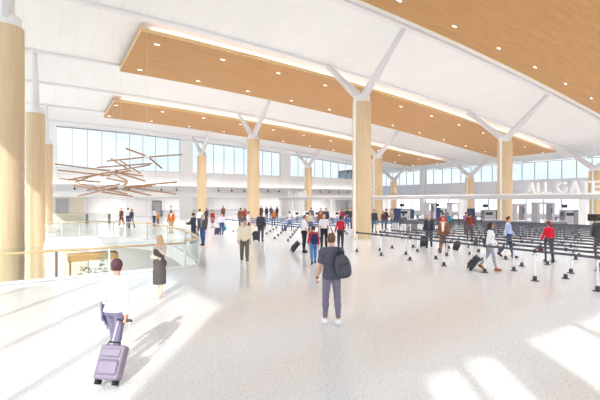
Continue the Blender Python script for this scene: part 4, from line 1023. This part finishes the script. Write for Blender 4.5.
def bag(name, o, loc, rot, size, col, lab, cat, straps=(), pocket=True, kind='fabric'):
    w, d, h = size; M = o.matrix_basis
    p = M @ Vector(loc); t = thing(name, lab, cat, p, 0, None); t.rotation_euler = (M.to_euler().to_matrix() @ Matrix.Rotation(R(rot[2]), 3, 'Z') @ Matrix.Rotation(R(rot[1]), 3, 'Y') @ Matrix.Rotation(R(rot[0]), 3, 'X')).to_euler()
    m = cloth(col, kind)
    bm = bmesh.new(); bmesh.ops.create_cube(bm, size=1); bmesh.ops.subdivide_edges(bm, edges=bm.edges, cuts=5, use_grid_fill=True)
    for v in bm.verts:
        c = v.co*2; q = (abs(c.x)**3.2+abs(c.y)**3.2+abs(c.z)**3.2)**(1/3.2); c = c/q*max(abs(c.x), abs(c.y), abs(c.z))
        k = 1.0-.16*max(0, c.z); v.co = Vector((c.x*w/2*k, c.y*d/2*(1-.2*max(0, c.z)), c.z*h/2))
    mb = MB(); mb.bm.free(); mb.bm = bm; mb.build('bag_body', m, t, smooth=True)
    if pocket:
        MB().box((-w*.34, -d*.5-.025, -h*.38), (w*.34, -d*.35, h*.05), .02, seg=3).build('front_pocket', m, t)
        MB().box((-w*.30, -d*.5-.012, h*.14), (w*.30, -d*.36, h*.16)).build('zip', M_black, t)
    for st in straps: MB().path(dense([tuple(q) for q in st], 5), .012, 8).build('strap', cloth('2f2d33'), t, smooth=True)
    return t
bag('backpack', pack, (.17, -.22, 1.17), (4, -12, 0), (.31, .20, .47), '55525a', 'dark grey backpack hanging from the right shoulder of the man in the grey tee shirt', 'backpack',
    straps=[[(-.02, .07, .22), (.0, .10, .30), (.03, .16, .345), (.03, .27, .32), (.03, .345, .22), (.05, .355, .05), (.06, .30, -.10), (.05, .10, -.2)], [(-.06, 0, .24), (-.05, 0, .28), (.05, 0, .28), (.06, 0, .24)]])
bag('backpack', boy, (.02, -.19, 1.17), (3, 0, 0), (.30, .17, .42), '333a66', 'navy backpack on the back of the youngster in red', 'backpack', straps=[[(s*.08, .06, .18), (s*.1, .13, .25), (s*.1, .24, .24), (s*.11, .32, .10), (s*.12, .22, -.12), (s*.1, .06, -.16)] for s in (-1, 1)])
bag('shoulder_bag', wom, (-.23, -.08, .98), (0, 0, 90), (.36, .15, .30), '34323a', 'dark shoulder bag of the woman in the white jacket', 'bag', straps=[[(-.12, 0, .12), (-.08, 0, .28), (.02, -.04, .44), (.10, 0, .28), (.12, 0, .12)]])
g = TPL['woman_tail']['P']; p = V(*g['gripL']); p[2] -= g['ground']
bag('handbag', redw, (p[0]-.02, p[1], p[2]-.27), (0, 0, 90), (.30, .12, .30), '6a2a3a', 'maroon handbag held by the woman in the red blouse', 'bag', straps=[[(-.08, 0, .12), (-.06, 0, .22), (0, 0, .27), (.06, 0, .22), (.08, 0, .12)]], kind='leather')
g = TPL['walk']['P']; p = V(*g['gripL']); p[2] -= g['ground']
bag('duffel_bag', navy, (p[0]-.03, p[1], p[2]-.26), (0, 0, 90), (.46, .2, .28), '2f7f9a', 'teal duffel bag held by the man in blue trousers', 'bag', straps=[[(-.08, 0, .12), (-.06, 0, .22), (0, 0, .26), (.06, 0, .22), (.08, 0, .12)]])
g = TPL['open_jacket']['P']; p = V(*g['gripR']); p[2] -= g['ground']
bag('shopping_bag', grey, (p[0]+.02, p[1], p[2]-.30), (0, 0, 90), (.30, .14, .34), '3a3a40', 'black carrier bag in the hand of the grey haired man', 'bag', straps=[[(-.08, 0, .14), (-.05, 0, .26), (0, 0, .30), (.05, 0, .26), (.08, 0, .14)]], pocket=False)
# folded jacket over the left forearm of the man with the suitcase
g = TPL['puller']['P']; w_ = V(*g['wrL'])-V(0, 0, g['ground']); e_ = V(*g['elL'])-V(0, 0, g['ground']); mid = (w_*.6+e_*.4)
t = thing('folded_jacket', 'mauve jacket draped over the left forearm of the man in the white shirt', 'jacket', man1.matrix_basis @ Vector(mid), 0); t.rotation_euler = man1.rotation_euler
d_ = unit(w_-e_); bm = bmesh.new(); rows = []
for i in range(9):
    a = -1+i/4.0; row = []
    for j in range(13):
        s = -1+j/6.0; q = d_*a*.13; side = .062*math.sin(math.pi/2*max(-1, min(1, s*1.6))); z = .055*math.cos(math.pi/2*min(1, abs(s)*1.6)) - max(0, abs(s)-.3)*(.42+.06*math.sin(i*1.7+j))
        row.append(bm.verts.new((q[0]+side*1.0+.012*math.sin(i*2.1+j*.8), q[1]+.012*math.cos(i*1.3+j), q[2]+z)))
    rows.append(row)
for A, B in zip(rows, rows[1:]):
    for k in range(12): bm.faces.new((A[k], A[k+1], B[k+1], B[k]))
bm.normal_update(); bmesh.ops.solidify(bm, geom=list(bm.faces), thickness=.022)
mb = MB(); mb.bm.free(); mb.bm = bm; mb.build('cloth', cloth('8a7fa0'), t, smooth=False)
q_ = TPL['phone']['P']; p = V(*q_['gripR']); p[2] -= q_['ground']
t = thing('smartphone', 'dark phone in the hand of the man in the navy suit', 'phone', phn.matrix_basis @ Vector(p)); t.rotation_euler = phn.rotation_euler
MB().box((-.038, -.02, -.03), (.038, .11, -.02), .004).build('body', M_black, t); MB().box((-.034, -.015, -.0199), (.034, .105, -.018)).build('screen', M_scr, t)
# wrist watch
g = TPL['packer']['P']; w_ = V(*g['wrL'])-V(0, 0, g['ground'])
d_ = Vector(g['fdL']); t = thing('wristwatch', 'dark wristwatch on the left wrist of the man in the grey tee shirt', 'watch', pack.matrix_basis @ Vector(w_)); t.rotation_euler = pack.rotation_euler
mb = MB(); mb.tube(-d_*.033, -d_*.005, .037, n=16); mb.build('band', M_black, t); MB().tube(Vector((-.036, 0, 0))-d_*.02, Vector((-.046, 0, 0))-d_*.02, .018, n=16).build('dial', M_steel, t)

# ------------------------------------------------------------------ outside, sun and sky
mb = MB(); mb.box((-160, -160, LOW-.9), (260, 260, LOW-.4)); struct(mb.build('ground_apron', mat('apron_concrete', '#c9c6c2', .8)))
sun = bpy.data.lights.new('sun', 'SUN'); sun.energy = 4.6; sun.angle = R(.7); sun.color = (1, .96, .92)
so = bpy.data.objects.new('sun', sun); C.objects.link(so); el = R(32)
so.rotation_euler = Vector((.6*math.cos(el), .8*math.cos(el), -math.sin(el))).to_track_quat('-Z', 'Y').to_euler()
w = bpy.data.worlds.new('sky'); SC.world = w; w.use_nodes = True; nt = w.node_tree; bg = nt.nodes['Background']
tc = nt.nodes.new('ShaderNodeTexCoord'); n = nt.nodes.new('ShaderNodeTexNoise'); n.inputs['Scale'].default_value = 3.0; n.inputs['Detail'].default_value = 6
mp = nt.nodes.new('ShaderNodeMapping'); mp.inputs['Scale'].default_value = (1, 1, 4)
cr = nt.nodes.new('ShaderNodeValToRGB'); cr.color_ramp.elements[0].position = .35; cr.color_ramp.elements[0].color = lin('#e2ebf6'); cr.color_ramp.elements[1].position = .65; cr.color_ramp.elements[1].color = lin('#ffffff')
nt.links.new(tc.outputs['Generated'], mp.inputs[0]); nt.links.new(mp.outputs[0], n.inputs['Vector']); nt.links.new(n.outputs['Fac'], cr.inputs[0]); nt.links.new(cr.outputs[0], bg.inputs[0]); bg.inputs[1].default_value = 2.4

cam = bpy.data.cameras.new('camera'); co = bpy.data.objects.new('camera', cam); C.objects.link(co)
co.location = (0, 0, EYE); co.rotation_euler = (R(90), 0, -TH); cam.sensor_width = 36; cam.lens = FPX/600*36; cam.clip_start = .1; cam.clip_end = 600
SC.camera = co
SC.view_settings.view_transform = 'Standard'; SC.view_settings.look = 'None'; SC.view_settings.gamma = 1; SC.view_settings.use_curve_mapping = False
SC.view_settings.exposure = EXPO
SC.cycles.use_denoising = True; SC.cycles.max_bounces = 8; SC.cycles.diffuse_bounces = 5; SC.cycles.transparent_max_bounces = 16
SC.cycles.caustics_reflective = False; SC.cycles.caustics_refractive = False; SC.cycles.sample_clamp_indirect = 8

# unseen fill lamps added to brighten the lower level and the recessed storey
def fill_panel(loc, sx, sy, power, lab):
    t = thing('ceiling_lamp', lab, 'lamp', loc, 0, 'added fill lamp panels')
    MB().box((-sx/2, -sy/2, -.04), (sx/2, sy/2, 0), .01).build('housing', M_white, t)
    MB().box((-sx/2+.05, -sy/2+.05, -.05), (sx/2-.05, sy/2-.05, -.041)).build('diffuser', M_fillface, t)
    L = bpy.data.lights.new('fill_beam', 'AREA'); L.shape = 'RECTANGLE'; L.size = sx-.1; L.size_y = sy-.1; L.energy = power
    o = bpy.data.objects.new('fill_beam', L); C.objects.link(o); o.parent = t; o.location = (0, 0, -.06)
M_fillface = emit('lamp_diffuser', '#ffffff', 3.0)
fill_panel((-4.5, 35.2, -.56), 4, 1.2, 260, 'added fill lamp of the lower level near the beige planks, left one')
fill_panel((1.5, 34.5, -.56), 4, 1.2, 260, 'added fill lamp of the lower level behind the oak counter')
fill_panel((8.5, 31.5, -.56), 3, 2, 200, 'added fill lamp of the lower level at the right of the atrium')
for i in range(5):
    fill_panel((8+9.0*i, 59.0, 3.0), 4, 1.0, 180, 'added fill lamp of the recessed storey at the back, %s from the left' % ORD[i])
